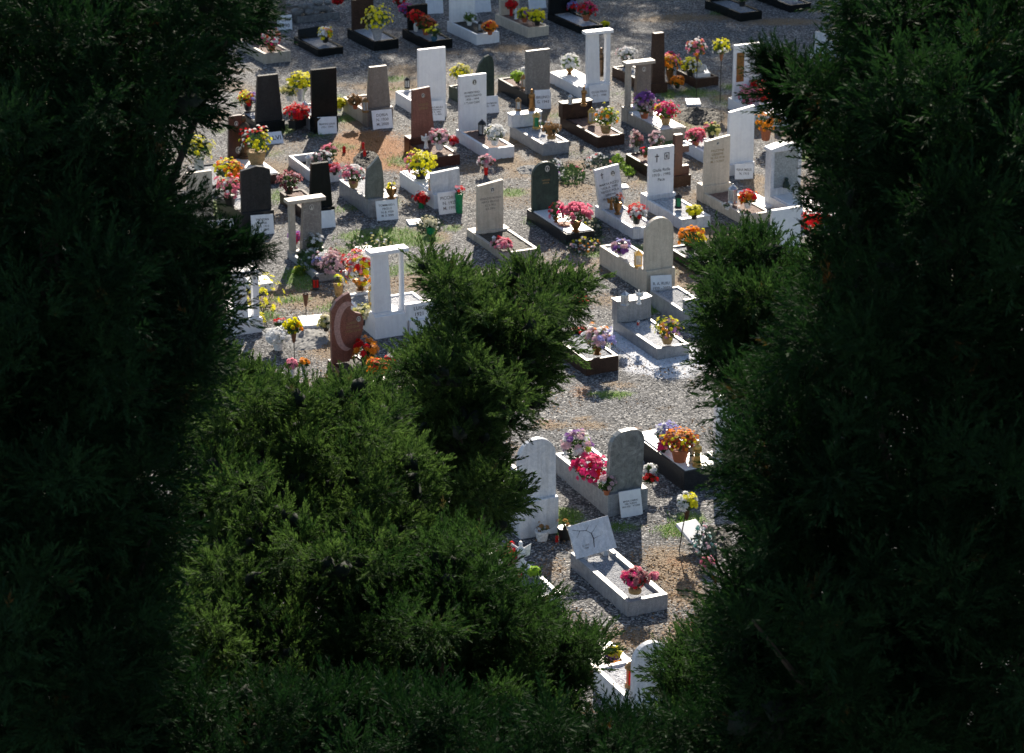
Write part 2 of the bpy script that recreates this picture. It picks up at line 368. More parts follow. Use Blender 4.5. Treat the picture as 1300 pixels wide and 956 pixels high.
        if st.get('ph'): portrait(o, (a+b)/2+.01, -.001, hh*.82, .05)
        if 'txt' in st: text(st['txt'], pw*.6, hh*.35, o, ((a+b)/2, -.0025, hh*.52), mat=st.get('tm', 'letters'))
        cx = -x0*.9
        if st.get('roundcol'):
            mb = MB(); mb.lathe([(.075, .048), (.075, .10), (.052, .12), (.046, hh-cap-.08), (.068, hh-cap-.05), (.068, hh-cap+.001)], 14); c_ = mb.build('column', m, root, smooth=True, loc=(ox+cx, yf+.07, zt))
        else:
            mb = MB(); mb.box(-.058, .058, 0, .12, .048, hh-cap+.001); mb.build('column', m, root, bevel=.006, loc=(ox+cx, yf+.02, zt))
        mb = MB(); mb.box(-sw*.58, sw*.58, -.05, .20, hh-cap, hh); mb.build('capstone', m, root, bevel=.008, loc=(ox, yf, zt))
    elif sh == 'block':           # low wide pulpit with clipped front corners
        mb = MB(); a = sw/2; dd = .26
        mb.flat([(-a, .05), (-a*.45, -.0), (a*.45, -.0), (a, .05), (a, dd), (-a, dd)], 0, hh-.03)
        mb.flat([(-a*1.05, .04), (-a*.5, -.03), (a*.5, -.03), (a*1.05, .04), (a*1.05, dd+.02), (-a*1.05, dd+.02)], hh-.0301, hh)
        mb.build('headstone', m, root, bevel=.006, loc=(ox, yf, zt-.003))
        GR[id]['ztop'] = zt+hh
    elif sh == 'aedicule':
        mb = MB(); a = sw/2; dd = .24
        mb.box(-a, -a+.08, 0, dd, 0, hh*.86); mb.box(a-.08, a, 0, dd, 0, hh*.86)
        mb.box(-a+.08, a-.08, .001, dd-.001, 0, hh*.16); mb.box(-a+.08, a-.08, dd-.03, dd-.002, hh*.16, hh*.86)
        mb.build('niche', m, root, bevel=.005, loc=(ox, yf-.02, zt-.003))
        mb = MB(); mb.prism([(-a*1.1, hh*.86), (a*1.1, hh*.86), (a*1.1, hh*.92), (0, hh), (-a*1.1, hh*.92)], -.04, dd+.02); mb.build('gable', m, root, bevel=.006, loc=(ox, yf-.02, zt))
        mb = MB(); mb.box(-a+.08, a-.08, .02, .028, hh*.16, hh*.858); mb.build('glass_pane', 'cloudy_glass', root, loc=(ox, yf-.02, zt))
        mb = MB(); ico(mb, (0, 0, .17), .045, 2); mb.lathe([(.08, 0), (.07, .06), (.05, .12), (.02, .15)], 10); mb.build('statuette', 'green_serpentine', root, smooth=True, loc=(ox, yf-.05, zt+hh*.16))
    elif sh == 'rock':
        mb = MB()
        for k in range(16): ico(mb, (random.uniform(-.5, .5)*sw, random.uniform(0, .25), random.uniform(0, .9)*hh), random.uniform(.07, .16), 2, 0, (1.2, .8, .8), .12)
        mb.build('rockery', m, root, loc=(ox, yf, zt-.05))
    return root

PN = 0
def plate(x, y, wpx, hpx, lines, label, mat='white_marble', lean=-16, roll=0, yaw=None, marks=None, z=0, tm='letters'):
    """white name plate leaning backwards; (x,y) = lowest left corner on the ground"""
    p = G(x, y, z); s = S(p); yw = random.uniform(8, 24) if yaw is None else yaw
    W = wpx/(s*math.cos(R(yw))); h = hpx/(s*.86)
    mb = MB(); mb.box(-W/2, W/2, 0, .025, 0, h)
    o = mb.build('name_plate', mat, None, bevel=.004); tag(o, label, 'name plate', 'marble name plates leaning at the graves')
    o.rotation_euler = (R(lean), R(roll), R(yw)); o.location = p+Vector((math.cos(R(yw))*W/2, math.sin(R(yw))*W/2, 0))
    if lines:
        hh = .62 if not marks else .45
        text(lines, W*.82, h*hh, o, (0, -.0025, h*(.5 if not marks else .32)), mat=tm)
    if marks:
        portrait(o, -W*.18, -.001, h*.74, .045); portrait(o, W*.18, -.001, h*.74, .045)
    return o
# ------------------------------------------------------------------ flowers, lamps, figures
def place(x, y, z=0, on=None):
    if on: z = GR[on]['z']+(.022 if z == 0 else z)
    return G(x, y, z)
def blossom(mb, c, n, r, kind):
    n = Vector(n).normalized(); a = n.orthogonal().normalized(); b = n.cross(a); c = Vector(c)
    if kind == 'mum':
        for ring, (k, rr, up) in enumerate(((7, 1.0, .05), (6, .7, .35), (4, .35, .6))):
            off = random.random()*6
            for i in range(k):
                t = off+2*PI*i/k; t2 = t+PI*.9/k; t1 = t-PI*.9/k
                p0 = c+n*r*up*.6; q1 = c+(a*math.cos(t1)+b*math.sin(t1))*r*rr*.75+n*r*up; q2 = c+(a*math.cos(t2)+b*math.sin(t2))*r*rr*.75+n*r*up
                q3 = c+(a*math.cos(t)+b*math.sin(t))*r*rr*1.1+n*r*(up+random.uniform(-.1, .15))
                mb.add([p0, q1, q3, q2], [(0, 1, 2, 3)])
    elif kind == 'rose':
        for k, rr, up, h_ in ((5, .55, 0, 1.0), (4, .3, .1, 1.1)):
            off = random.random()*6
            for i in range(k):
                t1 = off+2*PI*i/k; t2 = off+2*PI*(i+1.1)/k
                p = [c+(a*math.cos(t)+b*math.sin(t))*r*q+n*r*u for t, q, u in ((t1, rr*.5, up-.3), (t2, rr*.5, up-.3), (t2, rr*1.5, h_*.7), (t1, rr*1.5, h_*.55))]
                mb.add(p, [(0, 1, 2, 3)])
    else:   # daisy / small star
        k = 6; off = random.random()*6
        for i in range(k):
            t = off+2*PI*i/k
            p = [c, c+(a*math.cos(t-.35)+b*math.sin(t-.35))*r*.8+n*r*.2, c+(a*math.cos(t)+b*math.sin(t))*r*1.15+n*r*.1, c+(a*math.cos(t+.35)+b*math.sin(t+.35))*r*.8+n*r*.2]
            mb.add(p, [(0, 1, 2, 3)])
def pot(kind, r, h, root):
    mb = MB()
    if kind == 'terracotta': mb.lathe([(r*.68, 0), (r*.95, h*.78), (r*1.08, h*.78), (r*1.1, h), (r*.9, h), (r*.85, h*.85)], 14); m = 'terracotta'
    elif kind == 'white': mb.lathe([(r*.7, 0), (r, h*.85), (r*1.06, h*.86), (r*1.06, h), (r*.9, h*.96)], 14); m = 'white_glaze'
    elif kind == 'black': mb.lathe([(r*.7, 0), (r, h*.9), (r*1.06, h), (r*.9, h*.96)], 14); m = 'black_plastic'
    elif kind == 'basket': mb.lathe([(r*.7, 0), (r*.85, h*.3), (r*.92, h*.32), (r*.9, h*.4), (r, h*.8), (r*1.08, h*.84), (r*1.06, h), (r*.9, h*.94)], 12); m = 'wicker'
    elif kind == 'foil': mb.lathe([(r*.6, 0), (r*.75, h*.5), (r*1.0, h*.8), (r*1.5, h*1.25), (r*1.2, h*.95), (r*.8, h*.8)], 11); m = 'foil'
    elif kind == 'vase': mb.lathe([(r*.55, 0), (r*.75, h*.15), (r*.9, h*.5), (r*.5, h*.82), (r*.72, h), (r*.5, h*.95)], 14); m = 'white_glaze'
    elif kind == 'bronzevase': mb.lathe([(r*.6, 0), (r*.7, h*.08), (r*.35, h*.2), (r*.8, h*.6), (r*.9, h), (r*.7, h*.95)], 14); m = 'bronze'
    elif kind == 'greenvase': mb.lathe([(r*.7, 0), (r*.75, h*.6), (r*.9, h), (r*.7, h*.95)], 14); m = 'green_plastic'
    elif kind == 'redvase': mb.lathe([(r*.7, 0), (r*.75, h*.6), (r*.9, h), (r*.7, h*.95)], 14); m = 'red_wax'
    elif kind == 'bluepot': mb.lathe([(r*.6, 0), (r, h*.5), (r*.9, h), (r*.7, h*.95)], 14); m = 'blue_glaze'
    elif kind == 'rectblack': mb.box(-r*1.7, r*1.7, -r*.8, r*.8, 0, h); m = 'black_plastic'
    elif kind == 'glass': mb.lathe([(r*.8, 0), (r*.8, h), (r*.7, h*.95)], 12); m = 'cloudy_glass'
    elif kind == 'cushion': mb.lathe([(r*1.2, 0), (r*1.3, h*.4), (r*1.0, h*.6)], 12); m = 'wicker'
    o = mb.build('vase' if 'vase' in kind or kind == 'glass' else 'basket' if kind == 'basket' else 'pot', m, root, smooth=True)
    return o
FL = 0
def flowers(p, r, cols, kind='mum', pk='terracotta', n=None, tall=1.0, br=None, leaf='leaf', label='', ph=None, pr=None, name='potted_flowers', dome=.75, leafn=None, cat='flowers', spread=0):
    """p world base; r bouquet radius px; cols list of (colour, weight)"""
    s = S(p); rr = r/s*.9; pr = pr or max(.05, rr*.42); ph = (.0 if pk is None else (ph or rr*.65))
    root = empty(name, p, random.uniform(0, 6), label, cat)
    if pk: pot(pk, pr, ph, root)
    cz = ph+rr*.55*tall; br = (br or .042)*1.05
    mb = MB(); n = int(n*1.9) if n else int(30+rr*260); leafn = leafn or int(90+rr*560)
    for i in range(leafn):
        d = Vector((random.gauss(0, 1), random.gauss(0, 1), random.gauss(0, .8))).normalized()*rr*random.uniform(.35, .95)
        c = Vector((d.x, d.y, max(ph*.8 if pk else .01, cz+d.z*dome*tall-.02)))
        a = Vector((random.gauss(0, 1), random.gauss(0, 1), random.uniform(0, 1.2))).normalized(); b = a.orthogonal().normalized(); L = random.uniform(.035, .075); wd = L*.3
        if spread: L *= spread
        mb.add([c-a*L*.5, c+b*wd, c+a*L, c-b*wd], [(0, 1, 2, 3)])
    for i in range(9):
        a = random.uniform(0, 2*PI); q = random.uniform(.2, .8)*rr
        mb.tube([(0, 0, ph*.7), (math.cos(a)*q*.5, math.sin(a)*q*.5, ph+(cz-ph)*.7), (math.cos(a)*q, math.sin(a)*q, cz+rr*.2*tall)], .005, 4)
    mb.build('foliage', leaf, root)
    tot = sum(c[1] for c in cols); by = {}; i0 = random.uniform(0, 6)
    clus = [Vector((random.gauss(0, 1), random.gauss(0, 1), random.gauss(.6, .7))).normalized() for _ in cols]
    for i in range(n):
        d = Vector((random.gauss(0, 1), random.gauss(0, 1), random.gauss(.5, .8))).normalized()
        # colours sit in loose bunches
        ci = max(range(len(cols)), key=lambda k: d.dot(clus[k])*.9+random.gauss(0, .55)+cols[k][1]/tot*1.6)
        q = rr*random.uniform(.72, 1.08)*(.86+.28*abs(math.sin(d.x*3+i0)))
        c = Vector((d.x*q, d.y*q, max(ph*.7+.03, cz+d.z*q*dome*tall)))
        by.setdefault(cols[ci][0], []).append((c, d+Vector((0, 0, .5))))
    for col, L in by.items():
        mb = MB()
        for c, d in L: blossom(mb, c, d, br*random.uniform(.75, 1.25), kind)
        mb.build('blossoms', 'petal_'+col, root)
    return root
def FLW(x, y, r, cols, label, on=None, z=0, **k):
    return flowers(place(x, y, z, on), r, cols, label=label, **k)

def lantern(p, h, label, m='black_metal', glass='cloudy_glass', square=False, candle=True, name='grave_lantern'):
    root = empty(name, p, random.uniform(0, 1), label, 'lantern'); r = h*.24; seg = 4 if square else 12; k = 1.25 if square else 1
    mb = MB(); mb.lathe([(r*k, 0), (r*k, h*.06), (r*.85*k, h*.12), (r*.8*k, h*.14)], seg); mb.build('lamp_base', m, root)
    mb = MB(); mb.lathe([(r*.78*k, h*.14), (r*.78*k, h*.70)], seg); mb.build('lamp_glass', glass, root)
    mb = MB()
    for i in range(4): a = PI/2*i; mb.tube([(r*.86*k*math.cos(a), r*.86*k*math.sin(a), h*.1), (r*.86*k*math.cos(a), r*.86*k*math.sin(a), h*.74)], r*.10, 5)
    mb.build('lamp_frame', m, root)
    mb = MB(); mb.lathe([(r*1.05*k, h*.70), (r*1.0*k, h*.75), (r*.55, h*.88), (r*.2, h*.93), (r*.16, h*.97), (r*.05, h)], seg); mb.build('lamp_roof', m, root)
    if candle: mb = MB(); mb.lathe([(r*.4, h*.141), (r*.4, h*.45), (r*.1, h*.5)], 8); mb.build('candle', 'red_wax', root)
    return root
def LMP(x, y, hpx, label, on=None, z=0, **k):
    p = place(x, y, z, on); return lantern(p, hpx/(S(p)*.93), label, **k)
def statue(p, h, label, m='bronze', kind='madonna'):
    root = empty('statuette', p, random.uniform(-.3, .5), label, 'statuette')
    mb = MB(); mb.lathe([(h*.17, 0), (h*.17, h*.05), (h*.13, h*.08), (h*.13, h*.10)], 10); mb.build('foot', m, root, smooth=True)
    mb = MB(); mb.lathe([(h*.12, h*.10), (h*.135, h*.2), (h*.10, h*.42), (h*.115, h*.6), (h*.13, h*.74), (h*.08, h*.80), (h*.04, h*.83), (h*.065, h*.88), (h*.068, h*.93), (h*.03, h*.985)], 12, sy=.75)
    mb.tube([(-h*.11, -.0, h*.74), (-h*.13, -h*.06, h*.6), (-h*.01, -h*.13, h*.62)], [h*.04, h*.035, h*.02], 6)
    mb.tube([(h*.11, -.0, h*.74), (h*.13, -h*.06, h*.6), (h*.01, -h*.13, h*.63)], [h*.04, h*.035, h*.02], 6)
    if kind == 'angel':
        for sgn in (-1, 1): mb.add([(sgn*h*.04, h*.07, h*.72), (sgn*h*.3, h*.14, h*.86), (sgn*h*.26, h*.13, h*.5), (sgn*h*.05, h*.08, h*.42), (sgn*h*.04, h*.10, h*.72), (sgn*h*.3, h*.17, h*.86), (sgn*h*.26, h*.16, h*.5), (sgn*h*.05, h*.11, h*.42)],
                                   [(0,1,2,3), (7,6,5,4), (0,4,5,1), (1,5,6,2), (2,6,7,3), (3,7,4,0)])
    mb.build('figure', m, root, smooth=True); return root
def STA(x, y, hpx, label, on=None, z=0, **k):
    p = place(x, y, z, on); return statue(p, hpx/(S(p)*.93), label, **k)
def rodvase(x, y, hpx, label, cols=None, r=9, kind='mum', cone='rust', tilt=(0, 0)):
    """cone vase on an iron rod stuck in the earth"""
    p = G(x, y); s = S(p); h = hpx/(s*.935); root = empty('spike_vase', p, 0, label, 'flower holder')
    t = Vector((tilt[0]*h, tilt[1]*h, h))
    mb = MB(); mb.tube([(0, 0, -.1), t*.5, t], .009, 6); mb.build('rod', 'black_metal', root)
    mb = MB(); M = Matrix.Translation(t); mb.lathe([(.012, -.24), (.03, -.20), (.055, -.02), (.062, 0), (.05, -.01), (.03, -.1)], 12, 0, M); mb.build('cone_vase', cone, root, smooth=True)
    if cols:
        b = flowers(p+t+Vector((0, 0, -.05)), r, cols, kind=kind, pk=None, label='x', n=int(10+r*1.6), tall=1.2)
        for ch in list(b.children):
            ch.parent = root; ch.location = t+Vector((0, 0, -.04))
        bpy.data.objects.remove(b)
    return root
def slabthing(x, y, wpx, lpx, th, mat, label, yaw=22, tiltx=0, cat='slab', name='marble_slab', z=0):
    p = G(x, y, z); s = S(p); W = wpx/(s*math.cos(R(yaw))); L = lpx/(s*.42)
    mb = MB(); mb.box(0, W, 0, L, -.01, th); o = mb.build(name, mat, None, bevel=.005); o.location = p; o.rotation_euler = (R(tiltx), 0, R(yaw)); tag(o, label, cat); return o
def wreath(x, y, rpx, ypx, label, cols, n=60, z=0, leafn=340, name='ground_flowers', leaf='leaf_dusky', hgt=.14, cat='flowers', kind='mum', br=.032):
    """low spread of flowers and greenery on the ground"""
    p = G(x, y, z); s = S(p); rx = rpx/s; ry = ypx/(s*.3); root = empty(name, p, 0, label, cat)
    mb = MB()
    for i in range(leafn):
        a = random.uniform(0, 2*PI); q = math.sqrt(random.random()); c = Vector((math.cos(a)*rx*q, math.sin(a)*ry*q, random.uniform(0, 1)*hgt*(1.1-q)+.01))
        d = Vector((random.gauss(0, 1), random.gauss(0, 1), random.uniform(.1, 1.4))).normalized(); b = d.orthogonal().normalized(); L = random.uniform(.05, .11)
        mb.add([c, c+b*L*.25+d*L*.4, c+d*L, c-b*L*.25+d*L*.4], [(0, 1, 2, 3)])
    mb.build('foliage', leaf, root); by = {}
    bunch = [(random.uniform(0, 2*PI), random.random()) for _ in cols]
    for i in range(n):
        k = random.choices(range(len(cols)), [c[1] for c in cols])[0]
        a = random.gauss(bunch[k][0], 1.4); q = math.sqrt(random.random())
        by.setdefault(cols[k][0], []).append(Vector((math.cos(a)*rx*q, math.sin(a)*ry*q, hgt*(1.15-q)+.02)))
    for c, L in by.items():
        mb = MB()
        for v in L: blossom(mb, v, (random.gauss(0, .4), random.gauss(-.3, .4), 1), br*random.uniform(.7, 1.3), kind)
        mb.build('blossoms', 'petal_'+c, root)
    return root
def mound(x, y, rpx, ypx, h, mat, label, name='earth_mound', cat='earth mound'):
    p = G(x, y); s = S(p); rx = rpx/s; ry = ypx/(s*.3); n = 26
    vs = []; fs = []
    for j in range(n+1):
        for i in range(n+1):
            u = i/n*2-1; v = j/n*2-1; q = min(1, math.hypot(u, v)); X = u*rx; Y = v*ry
            z = h*(1-q*q)**.8*(.65+.7*noise.noise(Vector((X*5+x, Y*5, 0)))**2+.35*abs(noise.noise(Vector((X*9, Y*9, x)))))-.03
            vs.append((X, Y, z+random.uniform(-.008, .012)*(q < 1)))
    for j in range(n):
        for i in range(n): fs.append((j*(n+1)+i, j*(n+1)+i+1, (j+1)*(n+1)+i+1, (j+1)*(n+1)+i))
    mb = MB(); mb.add(vs, fs); o = mb.build(name, mat, None); o.location = p; tag(o, label, cat); return o
# ------------------------------------------------------------------ the graves, from the far row to the near one
D = dict
# farthest row, in the shade
grave('t1', 336, 82, 32, 42, 13, 'A', 'beige_stone', 'rose_chips', D(s='rect', w=24, h=26, m='beige_stone'), 'cream grave with brown chips at the far left beside the dark tree', yaw=28)
grave('t2', 404, 72.5, 31, 36, 9, 'A', 'black_granite', 'grey_chips', D(s='slant', w=26, h=12, m='black_granite', lean=-20), 'low black grave with a short slanted headstone in the far row', yaw=28)
grave('t2b', 340, 33, 26, 30, 12, 'B', 'taupe_granite', 'rose_chips', D(s='taper', w=24, h=40, m='taupe_granite'), 'brown tapered headstone at the far left edge of the photo top', yaw=28)
grave('t2c', 378, 30, 52, 30, 8, 'B', 'field_rock', 'dark_soil', D(s='rock', w=52, h=18, m='field_rock'), 'grave built of rough grey field rocks at the photo top', yaw=28)
grave('t3', 474.6, 65.5, 31, 38, 12, 'A', 'black_granite', 'white_chips', D(s='rect', w=26, h=36, m='brown_granite'), 'black grave carrying the big yellow bunch wrapped in cellophane', yaw=28)
grave('t4', 544, 64.5, 30, 36, 11, 'A', 'black_granite', 'grey_chips', D(s='rect', w=24, h=30, m='black_granite'), 'black grave crowded with red and rust coloured flowers in far row', yaw=28)
grave('t5', 605, 57.5, 29, 39, 13, 'A', 'white_marble', 'dark_soil', D(s='rect', w=31, h=40, m='white_marble'), 'white marble grave in far row with planted bed and white headstone', yaw=28)
grave('t6', 670, 48.5, 27, 42, 12, 'A', 'travertine', 'rose_chips', D(s='rect', w=24, h=30, m='travertine'), 'cream grave in far row with two yellow bunches on brown chips', yaw=28)
grave('t7', 738, 44, 28, 42, 9, 'A', 'black_granite', 'white_chips', D(s='rect', w=34, h=26, m='black_granite'), 'black grave in far row with dark pink flowers on white chips', yaw=28)
grave('t8', 939.6, 27.7, 29, 40, 10, 'A', 'black_granite', 'grey_chips', D(s='taper', w=24, h=36, m='black_granite'), 'isolated black grave with green plants beyond the wide gravel path', yaw=28)
grave('t9', 1003, 16.5, 28, 40, 9, 'A', 'black_granite', 'grey_chips', D(s='rect', w=24, h=30, m='black_granite'), 'black grave right of the isolated one at the photo top', yaw=28)
grave('t10', 1064, 92, 30, 32, 9, 'A', 'pale_marble', 'white_chips', D(s='rect', w=24, h=28, m='pale_marble'), 'pale grave half behind the right tree beside the far path', yaw=28)
# second row
grave('b1', 326, 170, 34, 27, 12, 'B', 'black_granite', 'white_chips', D(s='taper', w=33, h=56, m='charcoal_granite', t=.1), 'charcoal tapered headstone left of the tall black slab', base=(13, .3, 'black_granite'))
grave('b2', 400, 170, 28, 38, 14, 'B', 'grey_marble', 'white_chips', D(s='rect', w=31, h=58, m='black_granite'), 'tall plain black headstone seen from behind, big yellow mums beyond it', base=(19, .3, 'black_granite'))
grave('b3', 467, 162, 31, 36, 18, 'B', 'beige_stone', 'rose_chips', D(s='taper', w=29, h=50, m='taupe_granite'), 'brownish grey tapered headstone on a cream grave with bonsai', base=(22, .3, 'taupe_granite'))
grave('b4', 322, 237, 33, 41, 12, 'A', 'red_granite', 'white_marble', D(s='taper', w=22, h=54, m='red_granite', ox=-.28, ph=[(0, .82, .05), (.05, .22, .07)]), 'dark red grave with narrow red headstone and golden flower basket')
grave('basin', 398, 234, 35, 38, 13, 'A', 'pale_marble', 'dark_soil', None, 'white marble grave without headstone, deep open basin with plants', fillz=.16)
grave('b5', 547, 214, 37, 36, 13, 'A', 'red_granite', 'rose_chips', D(s='halftaper', w=28, h=60, m='rose_granite', ph=[(0, .84, .045)], txt=['CONTI', 'ADELE'], tm='gilt_letters', th=.12, tz=.62), 'red brown granite grave with half tapered headstone by orange earth', base=(20, .3, 'red_granite'))
grave('b6', 534, 152, 33, 35, 16, 'B', 'white_marble', 'white_chips', D(s='rect', w=34, h=68, m='white_marble'), 'tall blank white headstone directly behind the red brown one')
grave('fern', 620, 204, 33, 43, 14, 'A', 'white_marble', 'rose_chips', D(s='rect', w=34, h=68, m='white_marble', ph=[(.05, .87, .065)], txt=['ROBERTINO', '   FORTUNATO', '1936 - 1994', 'I TUOI CARI'], th=.22, tz=.60, tw=.75), 'tall white headstone with oval portrait and four lines of writing')
grave('serp', 602, 143, 30, 34, 15, 'B', 'green_serpentine', 'grey_chips', D(s='drop', w=24, h=52, m='green_serpentine'), 'dark green drop shaped headstone behind the white one with portrait')
grave('speck', 669.6, 136, 30, 38, 15, 'B', 'charcoal_granite', 'rose_chips', D(s='rect', w=30, h=52, m='speckled_grey'), 'speckled grey rectangular headstone on a dark grave with brown chips')
grave('blk', 689, 198, 34, 42, 14, 'A', 'grey_marble', 'white_chips', D(s='block', w=38, h=16, m='pale_marble'), 'grey marble grave with low block carrying bronze madonna and lamp')
grave('port', 741, 128, 33, 42, 13, 'B', 'white_marble', 'white_marble', D(s='portico', w=30, h=66, m='white_marble', ox=.12), 'white portico headstone with side column beside the white lilies', base=(16, .3, 'white_marble'))
grave('rblk', 758.5, 188, 35, 46, 13, 'A', 'brown_granite', 'rose_chips', D(s='block', w=38, h=19, m='brown_granite'), 'dark red brown grave with low block and red chip bed')
grave('bport', 839, 180, 33, 46, 14, 'A', 'beige_stone', 'white_marble', D(s='porticoR', w=32, h=56, m='beige_stone', pm='taupe_granite', ph=1), 'beige portico headstone with brown panel behind purple and pink pots', base=(18, .3, 'beige_stone'))
grave('pill', 822, 120, 26, 42, 12, 'B', 'brown_granite', 'grey_chips', D(s='taper', w=17, h=60, m='brown_granite', ox=.1, t=.14), 'narrow dark brown pillar headstone near the wide gravel path')
grave('low', 883, 112, 30, 22, 11, 'A', 'brown_granite', 'dark_soil', None, 'low dark grave without headstone holding a white stone book')
grave('relf', 975, 163, 34, 44, 14, 'A', 'white_marble', 'white_marble', D(s='rect', w=33, h=66, m='white_marble', relief=1, txt=['A. MARIA', 'GRASSI', '1931', '1999'], tx=.2, tw=.42, th=.3, tz=.68), 'white headstone with tall bronze relief panel under the cypress branch')
grave('tallw', 925, 224, 34, 52, 14, 'B', 'white_marble', 'white_chips', D(s='slant', w=34, h=68, m='white_marble'), 'tall blank white slab right of the beige inscribed headstone')
grave('beig', 944, 287, 36, 52, 13, 'A', 'travertine', 'rose_chips', D(s='slant', w=33, h=58, m='travertine', ph=[(0, .86, .035)], txt=['FALCONE', 'GIUSEPPE', 'N. 3.3.1914', 'M. 1.9.2001'], th=.28, tz=.6, tm='gilt_letters'), 'beige inscribed headstone with brown chip bed beside tall blank white slab', base=(22, .3, 'travertine'))
grave('aed', 1032, 292, 38, 52, 13, 'A', 'pale_marble', 'white_marble', D(s='aedicule', w=40, h=64, m='pale_marble'), 'white temple shaped headstone with glazed niche half behind right tree')
grave('lowr', 981, 342, 37, 40, 16, 'B', 'white_marble', 'white_chips', D(s='rect', w=38, h=56, m='white_marble'), 'blank white headstone poking out above the lower right cypress')
grave('cross', 848, 240, 30, 50, 14, 'B', 'brown_granite', 'rose_chips', D(s='cross', w=28, h=50, m='red_granite', t=.12), 'dark red stone cross behind the white headstone with framed portrait')
grave('frm', 865, 293, 38, 47, 14, 'A', 'pale_marble', 'white_chips', D(s='rect', w=32, h=58, m='white_marble', crossmark=(-.2, .8, .11), frame=(.2, .8, .055), txt=['Giulia Rolla', '1910 - 1995', 'Pace'], th=.3, tz=.42), 'white headstone with dark cross and square framed portrait', base=(18, .28, 'pale_marble'))
grave('tilt', 804, 304, 31, 46, 13, 'A', 'pale_marble', 'white_chips', D(s='rect', w=31, h=50, m='pale_marble', tilt=-7, lean=-4, crossmark=(-.25, .84, .08), ph=[(.2, .82, .06)], txt=['MARTA RIZZO', '1926 A. 1992', 'NESSI E POLA', 'SERENA', 'FRANCESCA'], th=.42, tz=.42, tw=.85), 'white headstone leaning left with cross, oval portrait and bold writing')
grave('drnd', 719, 311, 36, 50, 13, 'A', 'charcoal_granite', 'white_marble', D(s='arch', w=33, h=60, m='green_serpentine', ph=[(.05, .86, .06)], txt=['FERRARI', 'ANNA'], th=.09, tz=.6, tm='gilt_letters'), 'dark green arched headstone with portrait and pink roses on its grave')
grave('trav', 638, 331, 46, 46, 9, 'A', 'beige_stone', 'dark_soil', D(s='slant', w=33, h=60, m='travertine', ph=[(.08, .82, .05)], txt=['IGNAZIO RUSSO', 'NATA PRATO', '12.3.1921', '6.5.2002'], th=.28, tz=.55, tm='faded_letters', tw=.8), 'beige headstone above a dark earth bed with a wide white step', base=(10, .32, 'travertine'))
grave('loww', 551.5, 266, 34, 48, 18, 'B', 'white_marble', 'white_marble', D(s='rect', w=36, h=27, m='pale_marble', tilt=-4), 'low wide white headstone on a grave carrying large yellow mums')
grave('flam', 469, 276, 35, 44, 20, 'B', 'grey_marble', 'white_chips', D(s='flame', w=22, h=50, m='sage_stone', ox=-.25), 'sage grey flame shaped headstone on a grey marble grave', base=(22, .34, 'grey_marble'))
grave('blkt', 395, 288, 29, 48, 14, 'B', 'brown_granite', 'rose_chips', D(s='taper', w=28, h=54, m='black_granite'), 'black tapered headstone behind the grey portico stone', base=(22, .3, 'black_granite'))
grave('gport', 403, 358, 40, 46, 9, 'A', 'grey_marble', 'dark_soil', D(s='porticoR', w=40, h=66, m='beige_stone', pm='speckled_grey', ph=1, txt=['BIANCHI', 'GINO', '1922', '1987'], tm='faded_letters'), 'grey portico headstone with portrait above a bed overgrown with pale flowers')
grave('shld', 308.5, 296, 38, 42, 22, 'B', 'charcoal_granite', 'white_chips', D(s='shoulder', w=36, h=55, m='charcoal_granite'), 'charcoal round shouldered headstone beside orange flowers', base=(24, .32, 'charcoal_granite'))
grave('beil', 238, 300, 34, 40, 20, 'B', 'charcoal_granite', 'grey_chips', D(s='rect', w=30, h=56, m='travertine', ox=.05), 'plain beige headstone half hidden by the left tree')
grave('lblk', 268, 248, 34, 40, 12, 'A', 'black_granite', 'grey_chips', None, 'black grave border just right of the left tree under yellow daisies')
grave('lport', 298, 426, 34, 40, 18, 'B', 'white_marble', 'white_marble', D(s='portico', w=30, h=62, m='white_marble'), 'white portico headstone half hidden by the left tree', base=(16, .28, 'white_marble'))
grave('bigp', 477, 431, 39, 50, 21, 'B', 'white_marble', 'grey_chips', D(s='portico', w=41, h=80, m='white_marble', roundcol=1), 'large white portico headstone with round column beside mixed bouquet', base=(28, .3, 'white_marble'))
grave('hidw', 521, 426, 44, 44, 18, 'B', 'white_marble', 'white_chips', D(s='rect', w=52, h=20, m='white_marble', txt=['LUIGI  NERI', '1921 - 1996'], th=.7, tz=.5, tw=.6), 'low white inscribed headstone under the middle cypress crown')
grave('hart', 452, 500, 40, 42, 12, 'A', 'red_granite', 'dark_soil', D(s='heart', w=40, h=86, m='rose_granite', txt=['CARLO', 'ROSSINI', '1950-1998'], tx=.16, tz=.50, th=.16, tw=.45, tm='gilt_letters'), 'red granite headstone carved as a heart with a pale crescent')
grave('brwn', 744, 478, 42, 44, 20, 'A', 'brown_granite', 'grey_chips', None, 'brown granite grave end carrying a mixed pastel bouquet')
grave('gblk', 834, 458, 42, 52, 15, 'A', 'grey_marble', 'white_chips', D(s='block', w=44, h=27, m='grey_marble'), 'grey grave with low block ringed by a strip of white pebbles')
grave('gbl2', 869, 417, 38, 40, 20, 'B', 'grey_marble', 'grey_chips', D(s='rect', w=34, h=14, m='grey_marble'), 'grey stone block at the edge of the right cypress')
grave('brnd', 820.5, 374, 36, 56, 24, 'B', 'travertine', 'white_chips', D(s='arch', w=36, h=63, m='travertine', t=.1), 'beige round topped headstone seen from behind', base=(29, .32, 'travertine'))
grave('slab2', 882, 348, 38, 32, 13, 'A', 'charcoal_granite', 'grey_chips', None, 'dark low grave half under the lower right cypress with orange flowers')
grave('wrnd', 661, 684, 47, 64, 40, 'B', 'pale_marble', 'white_chips', D(s='arch', w=47, h=76, m='pale_marble', t=.1), 'white round topped headstone beside the middle cypress branch', base=(46, .3, 'pale_marble'))
